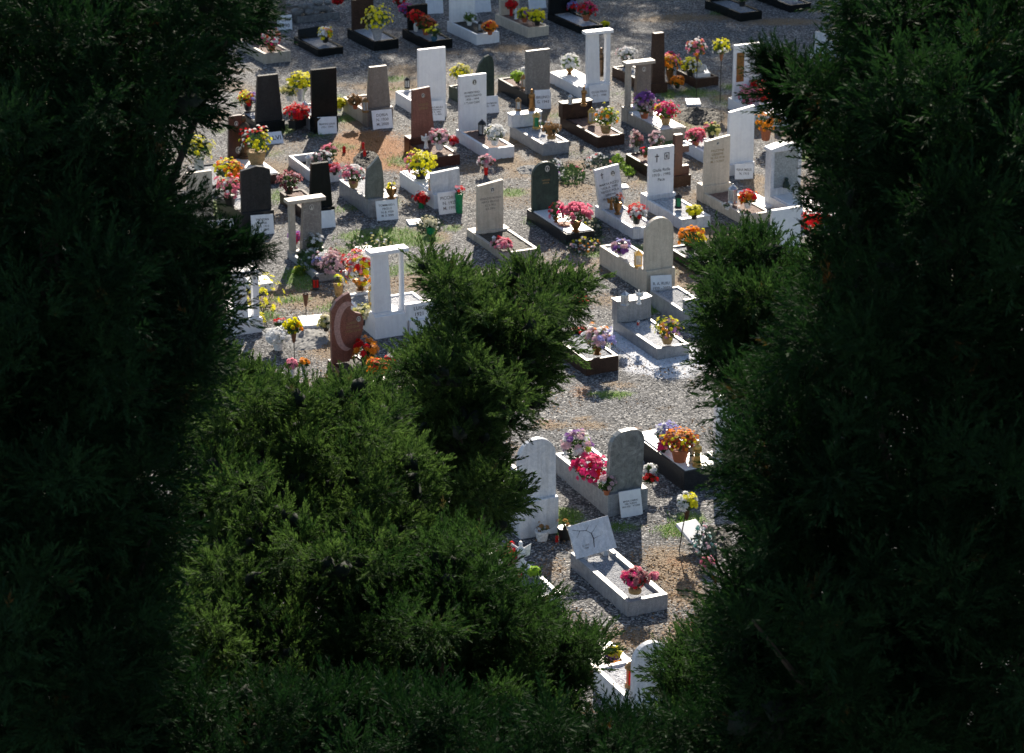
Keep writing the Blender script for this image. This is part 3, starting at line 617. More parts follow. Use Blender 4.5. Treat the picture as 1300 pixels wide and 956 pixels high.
grave('grnd', 772, 656, 50, 66, 26, 'B', 'grey_marble', 'white_chips', D(s='leanround', w=46, h=76, m='veined_granite', t=.11), 'grey veined headstone with slanted round top in the foreground', base=(28, .34, 'grey_marble'))
grave('rbox', 868, 624, 46, 60, 25, 'A', 'charcoal_granite', 'white_marble', None, 'dark grave with white top holding terracotta flower pots')
grave('crck', 797, 784, 52, 70, 20, 'A', 'grey_marble', 'grey_chips', D(s='book', w=52, h=40, m='pale_marble', lean=-28, tilt=-5, ox=-.02), 'grey marble grave with leaning white plate carved with a bare branch', rim=.09, fillz=.06)
grave('edge', 664, 783, 50, 64, 20, 'A', 'white_marble', 'grey_chips', None, 'white grave border partly under the middle cypress, lime green ball on it')
grave('arch2', 806, 925, 46, 50, 30, 'B', 'pale_marble', 'white_chips', D(s='arch', w=46, h=76, m='pale_marble'), 'round topped white headstone cut off at the bottom of the view')
grave('hid1', 960, 640, 44, 56, 20, 'A', 'white_marble', 'white_chips', D(s='rect', w=40, h=76, m='white_marble'), 'white grave glimpsed through the gaps of the right tree')
grave('hid2', 1075, 560, 44, 56, 20, 'B', 'pale_marble', 'white_chips', D(s='round', w=40, h=72, m='pale_marble'), 'pale round topped headstone glimpsed deep behind the right tree')
grave('hid3', 915, 905, 50, 60, 24, 'A', 'white_marble', 'white_marble', None, 'white grave edge showing at the bottom under the right tree')
grave('hid4', 560, 905, 50, 60, 24, 'A', 'white_marble', 'white_chips', None, 'white grave at the bottom below red and orange flowers')

# ------------------------------------------------------------------ name plates
plate(352, 39, 19, 17, ['FUMI', '1990'], 'small white plate in front of the brown headstone, far top left')
plate(541, 18, 22, 16, None, 'blank white plate at the photo top near the red and rust flowers')
plate(600, 17, 24, 17, None, 'blank white plate at the photo top right of the white headstone')
plate(672, 12, 22, 15, None, 'white plate at the photo top between cream and black graves')
plate(336, 184, 24, 15, ['SALVI'], 'white plate lying back at the foot of the charcoal tapered headstone', lean=-45)
plate(404, 171, 24, 19, ['MARINI LINA', '1921  1999'], 'white plate at the foot of the tall plain black headstone', tm='faded_letters')
plate(474, 165, 25, 21, ['DORIA', 'N. 1930', 'M. 2000'], 'white plate leaning on the brownish grey tapered headstone', tm='faded_letters')
plate(543, 154, 22, 22, ['CARLO MAURO', 'GIORDANO', 'N. 8 . 1935', 'M. 1. 3. 2000'], 'white plate with bold writing at the tall blank white headstone')
plate(611, 145, 23, 19, ['GIANNI MASSA', '1932 - 1990'], 'white plate at the dark green drop shaped headstone')
plate(680, 139, 20, 21, ['BRUNO', 'G. 1943'], 'white plate leaning on the speckled grey headstone', tm='faded_letters')
plate(750, 131, 24, 19, ['OLGA PIRAS', '1911 - 1998'], 'white plate at the foot of the white portico by the lilies', tm='faded_letters')
plate(824, 117, 21, 18, ['MORO', 'N. 1928', 'M. 1997'], 'white plate under the narrow dark brown pillar', tm='faded_letters', roll=0)
plate(856, 238, 18, 21, ['SERRA A.', '9.5.1921', '1.2.1994'], 'white plate at the foot of the dark red cross')
plate(933, 229, 24, 17, ['RINA MELIS', 'N. 1915'], 'white plate at the tall blank white slab', tm='faded_letters', roll=6)
plate(827, 378, 27, 23, ['R. A. RUIU', '1920 - 2003'], 'white plate leaning on the beige round topped headstone', tm='faded_letters', roll=5)
plate(558, 273, 28, 24, ['PICCHI E.', 'N. 1925', 'M. 1997'], 'white plate in front of the low wide white headstone', tm='faded_letters')
plate(479, 281, 27, 22, ['TOMMASO I.', 'PAOLO', 'N. 8. 1930', 'M. 3. 2000'], 'white plate with bold writing at the flame shaped headstone')
plate(399, 291, 27, 19, None, 'blank white plate at the foot of the black tapered headstone')
plate(320, 299, 28, 22, ['TREVISAN', 'MARIA', 'N. 8. 1912', 'M. 1. 1995'], 'white plate with bold writing at the charcoal shouldered headstone')
plate(266, 312, 32, 27, ['ROSSI TERESA', 'AMBROGIO'], 'white plate with two oval medallions beside the left tree', marks=1)
plate(480, 430, 27, 20, ['MURA  LUISA'], 'white plate at the foot of the large white portico', tm='faded_letters')
plate(789, 658, 28, 29, ['MARIA CABRAS', 'VED. PUDDU', '18.8.1920    9.7.2000'], 'white plate with bold writing leaning on the grey veined headstone')
plate(680, 680, 28, 30, ['G.  PINNA', '1926 - 1999'], 'white plate leaning on the foreground white round headstone')

# ------------------------------------------------------------------ things lying on the ground
slabthing(385, 417, 30, 16, .05, 'white_marble', 'flat white marble slab lying on bare ground left of the heart stone', yaw=14)
slabthing(452, 322, 24, 9, .04, 'white_marble', 'small flat white slab among weeds above the mixed bouquet', yaw=14)
slabthing(520, 288, 24, 9, .05, 'white_marble', 'small flat white slab above the middle cypress crown', yaw=14)
slabthing(786, 240, 13, 6, .03, 'white_marble', 'little white slab on the brown ground right of the green wreath', yaw=14)
slabthing(955, 268, 34, 32, .05, 'white_marble', 'pale flat grave slab between the beige headstone and the glazed niche', yaw=25)
slabthing(872, 135, 18, 7, .05, 'white_marble', 'open white plate on the dark earth near the flower rods', yaw=5, tiltx=12, name='marble_slab')
slabthing(320, 372, 26, 14, .16, 'white_marble', 'white marble step behind the left portico headstone', yaw=20)
mound(465, 203, 18, 12, .22, 'dark_soil', 'dark little mound of withered plants on the orange earth')
mound(890, 148, 32, 13, .20, 'dark_soil', 'dark earth mound with a white plate near the flower rods')
mound(768, 224, 44, 14, .16, 'dark_soil', 'earth mound edged with green wreaths and white flowers')
mound(672, 216, 20, 8, .10, 'field_rock', 'pale gravel mound left of the white wreath')
mound(390, 432, 30, 14, .14, 'field_rock', 'low gravel mound left of the red heart headstone')
mound(905, 690, 26, 18, .22, 'dark_soil', 'earth mound at the foreground right with a fallen wreath')
slabthing(885, 700, 26, 22, .04, 'white_marble', 'white stone book propped on the foreground earth mound', yaw=30, tiltx=18, z=.12)
# ------------------------------------------------------------------ flowers, lamps and figures standing on the graves
F = FLW
# far row
F(345, 64, 15, [('pink', 3), ('white', 4), ('magenta', 2), ('rustred', 2)], 'pink and white bunch in a pot on the cream grave, far left', on='t1')
F(413, 54, 11, [('yellow', 3), ('white', 2), ('orange', 1)], 'small yellow and grey white bunch on the low black grave', on='t2', pk='black')
F(479, 50, 19, [('yellow', 6), ('paleyellow', 1)], 'huge yellow chrysanthemums wrapped in clear cellophane', on='t3', pk='foil', n=60, tall=1.3, pr=.16, ph=.3)
F(342, 12, 8, [('yellow', 2), ('red', 1)], 'yellow flowers at the very top left', z=.2, pk='redvase')
F(429, 8, 7, [('red', 2)], 'small red flowers on the rough rock grave', z=.2, pk='white')
F(528, 40, 11, [('red', 4), ('orange', 1)], 'red flowers in a tall white vase on the crowded black grave', on='t4', pk='vase', pr=.07, ph=.3)
F(541, 44, 13, [('rustred', 5), ('orange', 2)], 'rust red chrysanthemums on the crowded black grave', on='t4', pk='terracotta')
F(551, 52, 12, [('yellow', 1), ('paleyellow', 1)], 'bushy green plant with a few yellow dots in a blue pot', on='t4', pk='bluepot', n=8, leaf='leaf')
F(516, 22, 10, [('magenta', 3), ('violet', 2)], 'dark magenta flowers behind the white vase in far row', z=.35, pk='black')
F(507, 9, 9, [('red', 3), ('white', 1)], 'red flowers in dark pot at the photo top', z=.35, pk='black')
F(582, 22, 9, [('dustypink', 2), ('white', 1)], 'thin pink stems in a vase before the white far headstone', on='t5', pk='bronzevase', n=9)
F(622, 44, 10, [('orange', 4), ('red', 2)], 'orange flowers at the foot of the white far grave', on='t5', pk='terracotta')
LMP(610, 40, 14, 'dark lantern among plants on the white far grave', on='t5')
F(596, 32, 10, [('white', 1)], 'green plants growing on the white far grave', on='t5', pk='white', n=6, leaf='leaf_bright')
F(649, 20, 8, [('red', 4)], 'narrow red bunch in a red vase on the cream far grave', on='t6', pk='redvase', pr=.06, ph=.22)
F(666, 28, 10, [('yellow', 4), ('violet', 2)], 'yellow and violet flowers in terracotta on the cream far grave', on='t6')
F(682, 32, 11, [('yellow', 5)], 'bright yellow bunch on the near end of the cream far grave', on='t6', pk='black')
STA(655, 24, 13, 'small white figure on the cream far grave', on='t6', m='white_glaze')
F(744, 26, 14, [('red', 3), ('magenta', 2), ('dustypink', 1)], 'dark pink flowers on the black grave beside the wide path', on='t7', pk='terracotta')
F(727, 16, 8, [('lilac', 2), ('red', 1)], 'small dark violet flowers on the black far grave', on='t7', pk='black')
F(768, 33, 5, [('yellow', 2)], 'tiny yellow flower at the edge of the black grave', z=0, pk=None)
F(942, 8, 12, [('red', 1), ('magenta', 1)], 'green plants on the isolated black grave', on='t8', pk='black', n=9)
F(1010, 2, 9, [('white', 2), ('red', 1)], 'pale flowers on the last black grave', on='t9', pk='white')
# second row
F(315, 140, 14, [('violet', 3), ('yellow', 2), ('red', 2), ('orange', 1), ('lilac', 2)], 'violet, yellow and red bunch left of the charcoal headstone', on='b1', pk='black')
F(382, 128, 18, [('yellow', 7)], 'big round yellow chrysanthemums left of the tall black headstone', on='b2', pk='foil', n=70, tall=1.0, ph=.28, pr=.12, z=.02)
F(368, 128, 13, [('cream', 3), ('paleyellow', 2)], 'small pale yellow green mums on the white chips', z=.18, pk='white', n=40)
LMP(387, 146, 18, 'white lantern in front of the big yellow chrysanthemums', on='b2', m='white_glaze')
F(378, 161, 18, [('red', 6), ('magenta', 1)], 'dark red chrysanthemums in a long black planter', z=0.05, pk='rectblack', n=70, dome=.55)
F(431, 141, 9, [('yellow', 4)], 'yellow flowers on the ground right of the tall black headstone', z=.08, pk='white')
F(451, 138, 10, [('drybrown', 3)], 'dry brown bonsai on the chip bed of the cream grave', on='b3', pk='terracotta', leaf='stem')
LMP(464, 142, 18, 'bronze lantern on the cream grave with bonsai', on='b3', m='bronze')
F(326, 208, 22, [('yellow', 5), ('white', 3), ('red', 2)], 'yellow, white and red bunch in a golden wicker basket', on='b4', pk='basket', n=46, pr=.2, ph=.3, tall=1.2)
STA(311, 200, 52, 'slender bronze madonna beside the dark red headstone', on='b4', m='dark_bronze')
F(253, 216, 22, [('yellow', 3), ('paleyellow', 1)], 'yellow daisies in glass jar beside the left tree', z=.25, kind='daisy', pk='glass', n=45, tall=1.1, pr=.13, ph=.28)
LMP(392, 212, 16, 'small white lantern in the open marble basin', z=.12, m='white_glaze')
F(408, 216, 15, [('white', 3), ('palepink', 2)], 'white and silvery plants in the open marble basin', z=.1, pk='white', n=14, leaf='leaf_dusky')
F(419, 208, 11, [('dustypink', 3), ('pink', 2)], 'dusty pink stems rising at the right side of the marble basin', z=.15, pk='black', n=16, tall=1.6)
F(425, 222, 8, [('red', 2), ('pink', 2)], 'small red and pink flowers at the basin corner', z=.15, pk='black')
LMP(437, 194, 9, 'left red grave light on the orange earth', z=0, m='red_wax', glass='red_wax', candle=False)
LMP(461, 189, 9, 'red grave light behind the dark withered mound', z=.2, m='red_wax', glass='red_wax', candle=False)
LMP(463, 198, 8, 'small red grave light on the dark withered mound', z=.2, m='red_wax', glass='red_wax', candle=False)
STA(541, 188, 18, 'small white angel on the red brown chip bed', on='b5', m='white_glaze', kind='angel')
F(558, 190, 15, [('palepink', 4), ('white', 3), ('pink', 2)], 'white and pink flowers in white pot on the red brown grave', on='b5', pk='white')
F(575, 186, 7, [('red', 1), ('pink', 1)], 'little pink flowers right of the white and pink bunch', z=.15, pk='black')
LMP(517, 112, 14, 'black lantern on the white grave behind the red brown headstone', on='b6')
LMP(612, 172, 20, 'dark lantern on the white grave with portrait headstone', on='fern')
F(628, 184, 15, [('white', 6), ('cream', 1)], 'white flowers on a saucer on the portrait grave', on='fern', pk='white')
F(585, 106, 14, [('paleyellow', 3), ('yellow', 2)], 'pale yellow flowers left of the green drop shaped headstone', on='serp', pk='white')
F(657, 106, 9, [('lime', 4), ('paleyellow', 1)], 'lime yellow flowers before the speckled grey headstone', on='speck', pk='black')
F(667, 100, 8, [('white', 4)], 'white flowers beside the lime yellow ones', on='speck', pk='black')
LMP(665, 112, 17, 'bronze lantern against the speckled grey headstone', on='speck', m='bronze')
BT = GR['blk']['ztop']
LMP(658, 140, 16, 'bronze lantern with red light on the grey block', z=BT, m='bronze')
STA(675, 140, 26, 'bronze madonna on the low grey block', z=BT)
LMP(681, 163, 21, 'green and gold lantern on white chips behind the bronze madonna', on='blk', m='gold', glass='green_plastic')
F(690, 167, 9, [('white', 1)], 'black bowl on the white chips of the grey block grave', on='blk', pk='black', n=2, leafn=12)
F(700, 176, 12, [('drybrown', 6)], 'dry orange brown bouquet on the grey block grave', on='blk', pk='cushion', leaf='leaf_dusky', n=40)
F(723, 94, 14, [('white', 5)], 'white lilies with long green leaves on the white slab', on='port', pk='bronzevase', spread=1.8, leaf='leaf_bright')
STA(763, 96, 34, 'thin bronze crucifix figure inside the white portico', z=.35, m='dark_bronze')
RT = GR['rblk']['ztop']
LMP(724, 132, 12, 'tiny silver lantern on the dark red block', z=RT, m='silver')
STA(741, 134, 24, 'bronze madonna on the dark red block', z=RT)
LMP(751, 156, 19, 'golden lantern with red candle on the dark red grave', on='rblk', m='gold')
F(769, 169, 18, [('palepink', 2), ('orange', 2), ('yellow', 2), ('white', 2)], 'spiky arrangement with orange and white flowers on the dark red grave', on='rblk', pk='basket', spread=1.7, leaf='leaf_bright', n=24, tall=1.2)
F(795, 82, 13, [('white', 4), ('palepink', 1)], 'white flowers with dark leaves left of the dark brown pillar', on='pill', pk='black')
F(850, 106, 16, [('orange', 5), ('yellow', 2), ('pink', 1)], 'orange flowers in a tall brown vase right of the dark pillar', z=0, pk='bronzevase', ph=.38, pr=.11)
F(852, 76, 6, [('magenta', 3)], 'single tall pink rose above the orange flowers', z=.3, pk='glass', n=5)
F(860, 112, 9, [('orange', 4)], 'small orange bunch hanging right of the tall brown vase', z=.05, pk='black')
F(876, 96, 13, [('yellow', 5), ('white', 1)], 'yellow flowers on the low dark grave', on='low', pk='black')
F(888, 94, 8, [('white', 3)], 'white flowers behind the stone book', on='low', pk='white')
slabthing(882, 99, 20, 7, .10, 'white_marble', 'white stone book lying on the low dark grave', yaw=15, tiltx=10, z=.2)
F(818, 138, 13, [('violet', 5)], 'purple flowers before the brown portico panel', on='bport', pk='black', z=.25)
F(818, 150, 16, [('palepink', 4), ('lilac', 2), ('white', 2)], 'pale lilac white flowers in red pot under the purple ones', on='bport', pk='terracotta', n=40)
STA(827, 147, 20, 'pale praying figurine on the brown portico grave', on='bport', m='beige_stone')
F(845, 158, 17, [('magenta', 6), ('yellow', 2), ('red', 1)], 'magenta and yellow bunch at the near end of the brown portico grave', on='bport', pk='basket', n=46)
rodvase(884, 124, 55, 'pink white and orange bunch on a rod beside the low dark grave', [('palepink', 3), ('white', 3), ('orange', 2), ('pink', 2)], 14)
rodvase(914, 131, 63, 'yellow and white bunch on the rod nearest the bronze relief', [('yellow', 4), ('white', 2)], 13)
F(948, 131, 13, [('pink', 5)], 'pink wreath leaning on the bronze relief headstone', on='relf', pk=None, n=40, tall=1.5)
F(962, 124, 13, [('red', 3), ('rustred', 2)], 'dark red and green flowers behind the pink wreath', on='relf', pk='black')
F(969, 133, 11, [('red', 4), ('pink', 2)], 'red and pink flowers on the bronze relief grave', on='relf', pk='white')
LMP(986, 146, 18, 'silver lantern under the cypress branch', on='relf', m='silver')
F(972, 178, 19, [('orange', 5), ('white', 1)], 'bright orange flowers in a terracotta pot near the relief grave', z=.2, pk='terracotta', ph=.3, n=26, br=.05)
F(883, 186, 13, [('pink', 5), ('red', 1)], 'pink flowers in terracotta pot behind the beige headstone', z=.2, pk='terracotta', kind='rose')
F(903, 176, 12, [('pink', 2), ('paleyellow', 2)], 'sparse pink and straw flowers behind the beige headstone', z=.15, pk='black', n=14)
F(808, 192, 10, [('palepink', 2), ('dustypink', 2)], 'left sprig of pale pink blossom beyond the red cross', z=.15, pk='glass', n=16, tall=1.8, leaf='stem')
F(833, 194, 11, [('palepink', 3), ('white', 1)], 'right sprig of pale pink blossom beyond the red cross', z=.15, pk='glass', n=18, tall=1.8, leaf='stem')
F(819, 200, 8, [('red', 2), ('pink', 1)], 'small potted red flower on the red cross grave', on='cross', pk='terracotta', n=5)
# third row
LMP(930, 258, 24, 'white lamp with gold roof on the beige inscribed grave', on='beig', m='silver')
F(949, 264, 13, [('red', 3), ('orange', 3)], 'red and orange flowers on the beige inscribed grave', on='beig', pk='white')
F(923, 266, 6, [('white', 1)], 'small white bowl on the chips of the beige inscribed grave', on='beig', pk='white', n=2, leafn=8)
F(941, 273, 6, [('white', 1)], 'second white bowl nearer the red and orange flowers', on='beig', pk='white', n=2, leafn=8)
F(1010, 252, 12, [('white', 1)], 'white bowl of green leaves before the glazed niche', on='aed', pk='white', n=4, leaf='leaf')
F(1034, 300, 20, [('red', 6)], 'bright red flowers in terracotta beside the right tree', z=.35, pk='terracotta', n=40, br=.05)
LMP(861, 264, 19, 'rounded dark green lantern on the framed portrait grave', on='frm', m='black_metal', glass='green_plastic')
F(881, 278, 11, [('yellow', 5), ('paleyellow', 1)], 'small yellow flowers on the framed portrait grave', on='frm', pk='black', dome=.5, n=30)
STA(776, 266, 16, 'bronze angel leaning beside the steel vase', on='tilt', kind='angel')
F(784, 272, 9, [('rustred', 1)], 'steel vase with dry twigs on the tilted headstone grave', on='tilt', pk='bronzevase', n=4, ph=.26, pr=.11, leafn=20, leaf='stem')
F(808, 284, 14, [('red', 4), ('white', 2)], 'red flowers with green leaves in grey pot on the tilted headstone grave', on='tilt', pk='black')
F(706, 282, 12, [('red', 2), ('pink', 2)], 'few red flowers in bronze vase before the green arched headstone', on='drnd', pk='bronzevase', n=10, tall=1.5)
F(731, 294, 21, [('pink', 7), ('magenta', 1)], 'large pink roses in a bronze vase on the green arched grave', on='drnd', pk='bronzevase', kind='rose', n=40, br=.06, ph=.22, dome=.6)
F(716, 286, 9, [('rustred', 1)], 'flat red dish at the foot of the pink roses', on='drnd', pk='terracotta', n=1, leafn=3, ph=.04, pr=.13)
wreath(742, 313, 24, 10, 'mixed flowers strewn at the near end of the green arched grave', [('white', 3), ('palepink', 3), ('yellow', 3), ('dustypink', 2), ('orange', 1)], 70)
wreath(752, 292, 11, 12, 'green wreath with cream flowers right of the pink roses', [('cream', 3), ('yellow', 1)], 20)
wreath(705, 222, 12, 16, 'white flower wreath behind the green arched headstone', [('white', 6), ('violet', 1)], 60, hgt=.3)
wreath(726, 226, 18, 12, 'green plants right of the white wreath', [('pink', 1)], 6, hgt=.25, leaf='leaf')
wreath(760, 212, 20, 10, 'dark wreath with white flowers and one red rose', [('white', 5), ('red', 1)], 44, hgt=.28)
wreath(784, 212, 10, 9, 'light green leafy plant on the brown ground', [('lime', 3)], 14, hgt=.25, leaf='leaf_bright')
wreath(798, 221, 7, 6, 'lime green tuft at the end of the wreaths', [('lime', 5)], 16, hgt=.14, leaf='leaf_bright')
F(617, 222, 11, [('palepink', 4), ('pink', 2), ('white', 1)], 'pink flowers in a red vase on bare ground near the portrait grave', z=0, pk='redvase', ph=.22, pr=.06)
F(637, 316, 14, [('pink', 4), ('palepink', 3), ('red', 1)], 'pink flower pillow on the dark earth bed', on='trav', pk=None, kind='mum', n=44, dome=.5)
LMP(627, 309, 10, 'little cream lantern behind the pink flower pillow', on='trav', m='white_glaze')
F(534, 226, 23, [('yellow', 8), ('pink', 1), ('white', 1)], 'large yellow chrysanthemums on the low wide white grave', on='loww', pk='black', n=80, ph=.12)
LMP(548, 241, 17, 'golden lantern against the low wide white headstone', on='loww', m='gold')
F(535, 264, 11, [('red', 3), ('white', 3)], 'red and white flowers in a lime pot on the ground', z=0, pk='greenvase', ph=.13, pr=.08)
F(583, 270, 9, [('red', 1), ('pink', 1)], 'green bottle vase right of the low wide white headstone', z=0, pk='greenvase', ph=.42, pr=.10, n=4, leafn=8)
F(449, 238, 17, [('pink', 3), ('dustypink', 3), ('white', 2)], 'pink and white flowers behind the flame shaped headstone', on='flam', pk='basket', n=44)
F(497, 252, 6, [('yellow', 1)], 'golden cup on the grey marble plinth', on='flam', pk='bronzevase', n=2, leafn=3, pr=.13, ph=.24)
F(367, 246, 16, [('dustypink', 5), ('palepink', 3)], 'dusty pink roses behind the grey portico', on='blkt', pk='black', kind='rose', n=44)
F(375, 310, 9, [('violet', 5), ('magenta', 2)], 'small violet flowers in clay pot before the grey portico panel', on='gport', pk='terracotta')
F(399, 322, 14, [('white', 4)], 'white flowers right of the grey portico foot', z=.1, pk='white', n=14, tall=1.2)
F(408, 336, 14, [('palepink', 3), ('lilac', 2), ('white', 2)], 'pale lilac flowers inside the overgrown bed', on='gport', pk=None, n=30, leaf='leaf_dusky')
F(423, 346, 19, [('palepink', 5), ('dustypink', 2), ('white', 1)], 'large faded pink bunch at the near end of the overgrown bed', on='gport', pk=None, n=60, leaf='leaf_dusky', dome=.9)
F(424, 330, 9, [('palepink', 3), ('dustypink', 2)], 'faded pink stems at the right rim of the overgrown bed', z=.1, pk=None, n=16, tall=1.4)
wreath(396, 330, 18, 14, 'green weeds filling the bed of the grey portico grave', [('white', 1)], 8, hgt=.16, z=.1, leaf='leaf')
F(430, 376, 10, [('yellow', 1), ('lime', 1)], 'twig basket with green ribbon below the faded pink bunch', z=0, pk='basket', n=4, ph=.26, pr=.09, leaf='stem', leafn=20)
LMP(401, 367, 18, 'dark lantern with glowing red glass at the overgrown bed', z=0, glass='red_wax')
F(291, 238, 21, [('orange', 6), ('yellow', 2), ('red', 1)], 'orange and yellow mums left of the charcoal shouldered headstone', on='shld', pk='black', n=60)
F(292, 260, 22, [('cream', 3), ('pink', 4), ('red', 2), ('white', 2)], 'cream and pink mums below the orange ones', on='shld', pk='black', n=60)
wreath(470, 312, 28, 12, 'weedy plants and grey stems around the small flat slab', [('white', 2), ('paleyellow', 1)], 20, hgt=.18, leaf='leaf')
wreath(545, 288, 16, 9, 'cream flowers with green pot on the weedy ground', [('cream', 4), ('white', 2)], 34, hgt=.22)
F(547, 297, 9, [('cream', 2)], 'green plastic pot of cream flowers above the middle cypress', z=0, pk='greenvase', ph=.16, pr=.12, n=14)
# fourth row
F(458, 368, 25, [('white', 4), ('red', 4), ('yellow', 3), ('orange', 3), ('pink', 2)], 'large mixed red, white and yellow bouquet before the large portico', on='bigp', pk='bronzevase', n=64, br=.055, ph=.2, tall=1.3)
LMP(474, 386, 26, 'tall gold lantern against the large white portico', on='bigp', m='gold', square=True)
F(461, 412, 15, [('paleyellow', 5), ('cream', 2)], 'pale yellow flowers right of the red heart headstone', z=.1, pk='black', n=30)
F(414, 420, 11, [('paleyellow', 3), ('cream', 3)], 'pale yellow flowers left of the red heart headstone', z=.1, pk='black', n=24)
rodvase(389, 412, 38, 'empty rusty cone vase on a rod')
rodvase(374, 462, 42, 'yellow roses in a rusty cone on a rod at the lower left', [('yellow', 4), ('orange', 1)], 12, 'rose')
F(357, 428, 9, [('red', 1), ('white', 1)], 'dark red vase with small blossoms on the gravel mound', z=.1, pk='redvase', ph=.2, pr=.07, n=6)
F(353, 444, 18, [('white', 8)], 'dense white chrysanthemums beside the middle cypress', z=.05, pk='white', n=90, dome=.5, leafn=50)
F(371, 480, 9, [('pink', 4)], 'small pink flowers in white paper', z=.1, pk='foil', n=8, ph=.2)
F(386, 478, 8, [('orange', 4)], 'small orange flowers in white paper', z=.1, pk='foil', n=6, ph=.2)
F(464, 462, 18, [('orange', 6), ('red', 2)], 'upper orange marigolds right of the red heart headstone', z=.15, pk='black', n=26, br=.06)
F(481, 484, 17, [('orange', 6), ('red', 1)], 'lower orange marigolds beside the middle cypress', z=.15, pk='black', n=26, br=.06)
F(494, 466, 8, [('red', 3)], 'red blossoms right of the orange marigolds', z=.1, pk='black', n=6)
root = F(334, 398, 28, [('yellow', 3)], 'straggly shrub with yellow blossoms behind the left tree', z=0, pk=None, n=34, leafn=60, tall=1.6, leaf='stem', kind='daisy', name='flowering_shrub', cat='shrub')
F(326, 418, 12, [('yellow', 5)], 'yellow blossoms low at the foot of the straggly shrub', z=0, pk='black', n=20, kind='daisy')
F(380, 348, 9, [('yellow', 1)], 'small green yellow weed on the gravel', z=0, pk=None, n=3, leaf='leaf_bright')
F(788, 324, 13, [('lilac', 3), ('palepink', 3), ('violet', 2)], 'lilac and pale pink flowers in a dish on the beige round topped grave', on='brnd', pk='white', ph=.08)
LMP(810, 338, 21, 'square gold lantern behind the beige round topped headstone', on='brnd', m='gold', square=True)
F(877, 320, 18, [('orange', 6), ('yellow', 1)], 'orange flowers poking out beside the lower right cypress', on='slab2', pk='black', n=34, br=.055)
F(731, 400, 15, [('red', 6)], 'bright red flowers at the right edge of the middle cypress', z=.3, pk='black', n=26, br=.06)
F(737, 434, 11, [('red', 3), ('rustred', 2)], 'dark red flowers under the bright red ones', z=.1, pk='black', n=12)
F(758, 450, 21, [('white', 3), ('palepink', 3), ('orange', 2), ('lilac', 1)], 'mixed pastel bouquet on the brown granite grave', on='brwn', pk='bronzevase', n=46, br=.05)
T2 = GR['gblk']['ztop']
LMP(793, 388, 19, 'small lantern with red photo glass on the grey block', z=T2, m='silver', glass='cloudy_glass', square=True)
STA(811, 386, 18, 'white and gold angel on a basket on the grey block', z=T2, m='white_glaze', kind='angel')
F(847, 436, 20, [('yellow', 6), ('violet', 2), ('orange', 1)], 'yellow and violet flowers in clay pot on the pebble ringed grave', on='gblk', pk='basket', n=50, br=.03, kind='daisy')
LMP(810, 414, 8, 'little red light at the foot of the grey block', on='gblk', m='silver', glass='red_wax', candle=False)
# foreground
F(752, 608, 26, [('magenta', 8), ('red', 2)], 'magenta cyclamen on the white chips behind the grey veined headstone', on='grnd', pk=None, n=60, br=.05, leaf='leaf', leafn=160)
F(731, 590, 22, [('white', 4), ('palepink', 3), ('violet', 2), ('lime', 1)], 'white and pale pink lily bunch left of the magenta cyclamen', on='grnd', pk='black', n=40, br=.055, tall=1.3)
F(770, 628, 12, [('palepink', 2), ('white', 1)], 'small pale pink plant in clay pot touching the veined headstone', on='grnd', pk='terracotta', n=12, tall=1.5)
F(826, 600, 9, [('white', 4)], 'white blossom at the right edge of the grey veined headstone', z=.35, pk=None, n=8)
F(825, 612, 9, [('red', 4)], 'red blossom at the right edge of the grey veined headstone', z=.25, pk=None, n=8)
F(863, 585, 24, [('orange', 5), ('rustred', 5), ('yellow', 2)], 'rusty orange chrysanthemums in a large terracotta pot', on='rbox', pk='terracotta', n=110, dome=.5, ph=.22, pr=.15, br=.03)
F(845, 566, 17, [('lilac', 6), ('white', 2)], 'lilac blue hyacinths behind the rusty orange chrysanthemums', on='rbox', pk='black', n=44)
F(842, 574, 9, [('magenta', 3), ('pink', 2)], 'pink flowers at the left of the rusty orange chrysanthemums', on='rbox', pk='black', n=14)
STA(885, 592, 34, 'golden brown statuette right of the terracotta pot', on='rbox', m='gold')
STA(878, 588, 26, 'pale statuette just behind the golden brown one', on='rbox', m='beige_stone')
rodvase(861, 700, 58, 'white and yellow bunch in a dark cone on a slanting rod', [('white', 4), ('yellow', 3)], 14, 'mum', 'dark_bronze', (.16, .05))
F(806, 752, 18, [('red', 2), ('magenta', 3), ('dustypink', 3), ('pink', 2)], 'pink and wine red bunch on the cracked branch plate grave', on='crck', pk='cushion', n=46, leaf='leaf_dusky')
F(830, 735, 7, [('pink', 3)], 'pink petals on the right rim of the branch plate grave', z=.1, pk=None, n=8)
F(688, 686, 8, [('drybrown', 2)], 'white plastic pot with dry stems before the white round headstone', z=0, pk='white', n=3, leafn=6, ph=.17, pr=.11, leaf='stem')
F(717, 684, 9, [('drybrown', 1)], 'fallen black pot in the grass by the white round headstone', z=0, pk='black', n=2, leafn=6, ph=.2, pr=.12)
LMP(707, 688, 9, 'tiny red light between white pot and black pot', z=0, m='red_wax', glass='red_wax', candle=False)
F(648, 718, 16, [('dustypink', 3), ('red', 3)], 'dark wine red flowers beside the middle cypress in the foreground', z=.25, pk='black', n=30)
STA(661, 726, 40, 'white angel statuette beside the wine red flowers', z=.2, m='white_glaze', kind='angel')
F(678, 734, 8, [('lime', 8)], 'lime green ball of moss on the white grave edge', z=.22, pk='white', n=40, ph=.05)
F(658, 738, 6, [('red', 3)], 'tiny red blossoms left of the lime green ball', z=.22, pk='black', n=8)
wreath(893, 690, 16, 16, 'fallen wreath with teal ribbon on the foreground mound', [('teal', 4), ('palepink', 2), ('white', 2)], 34, z=.15, hgt=.25)
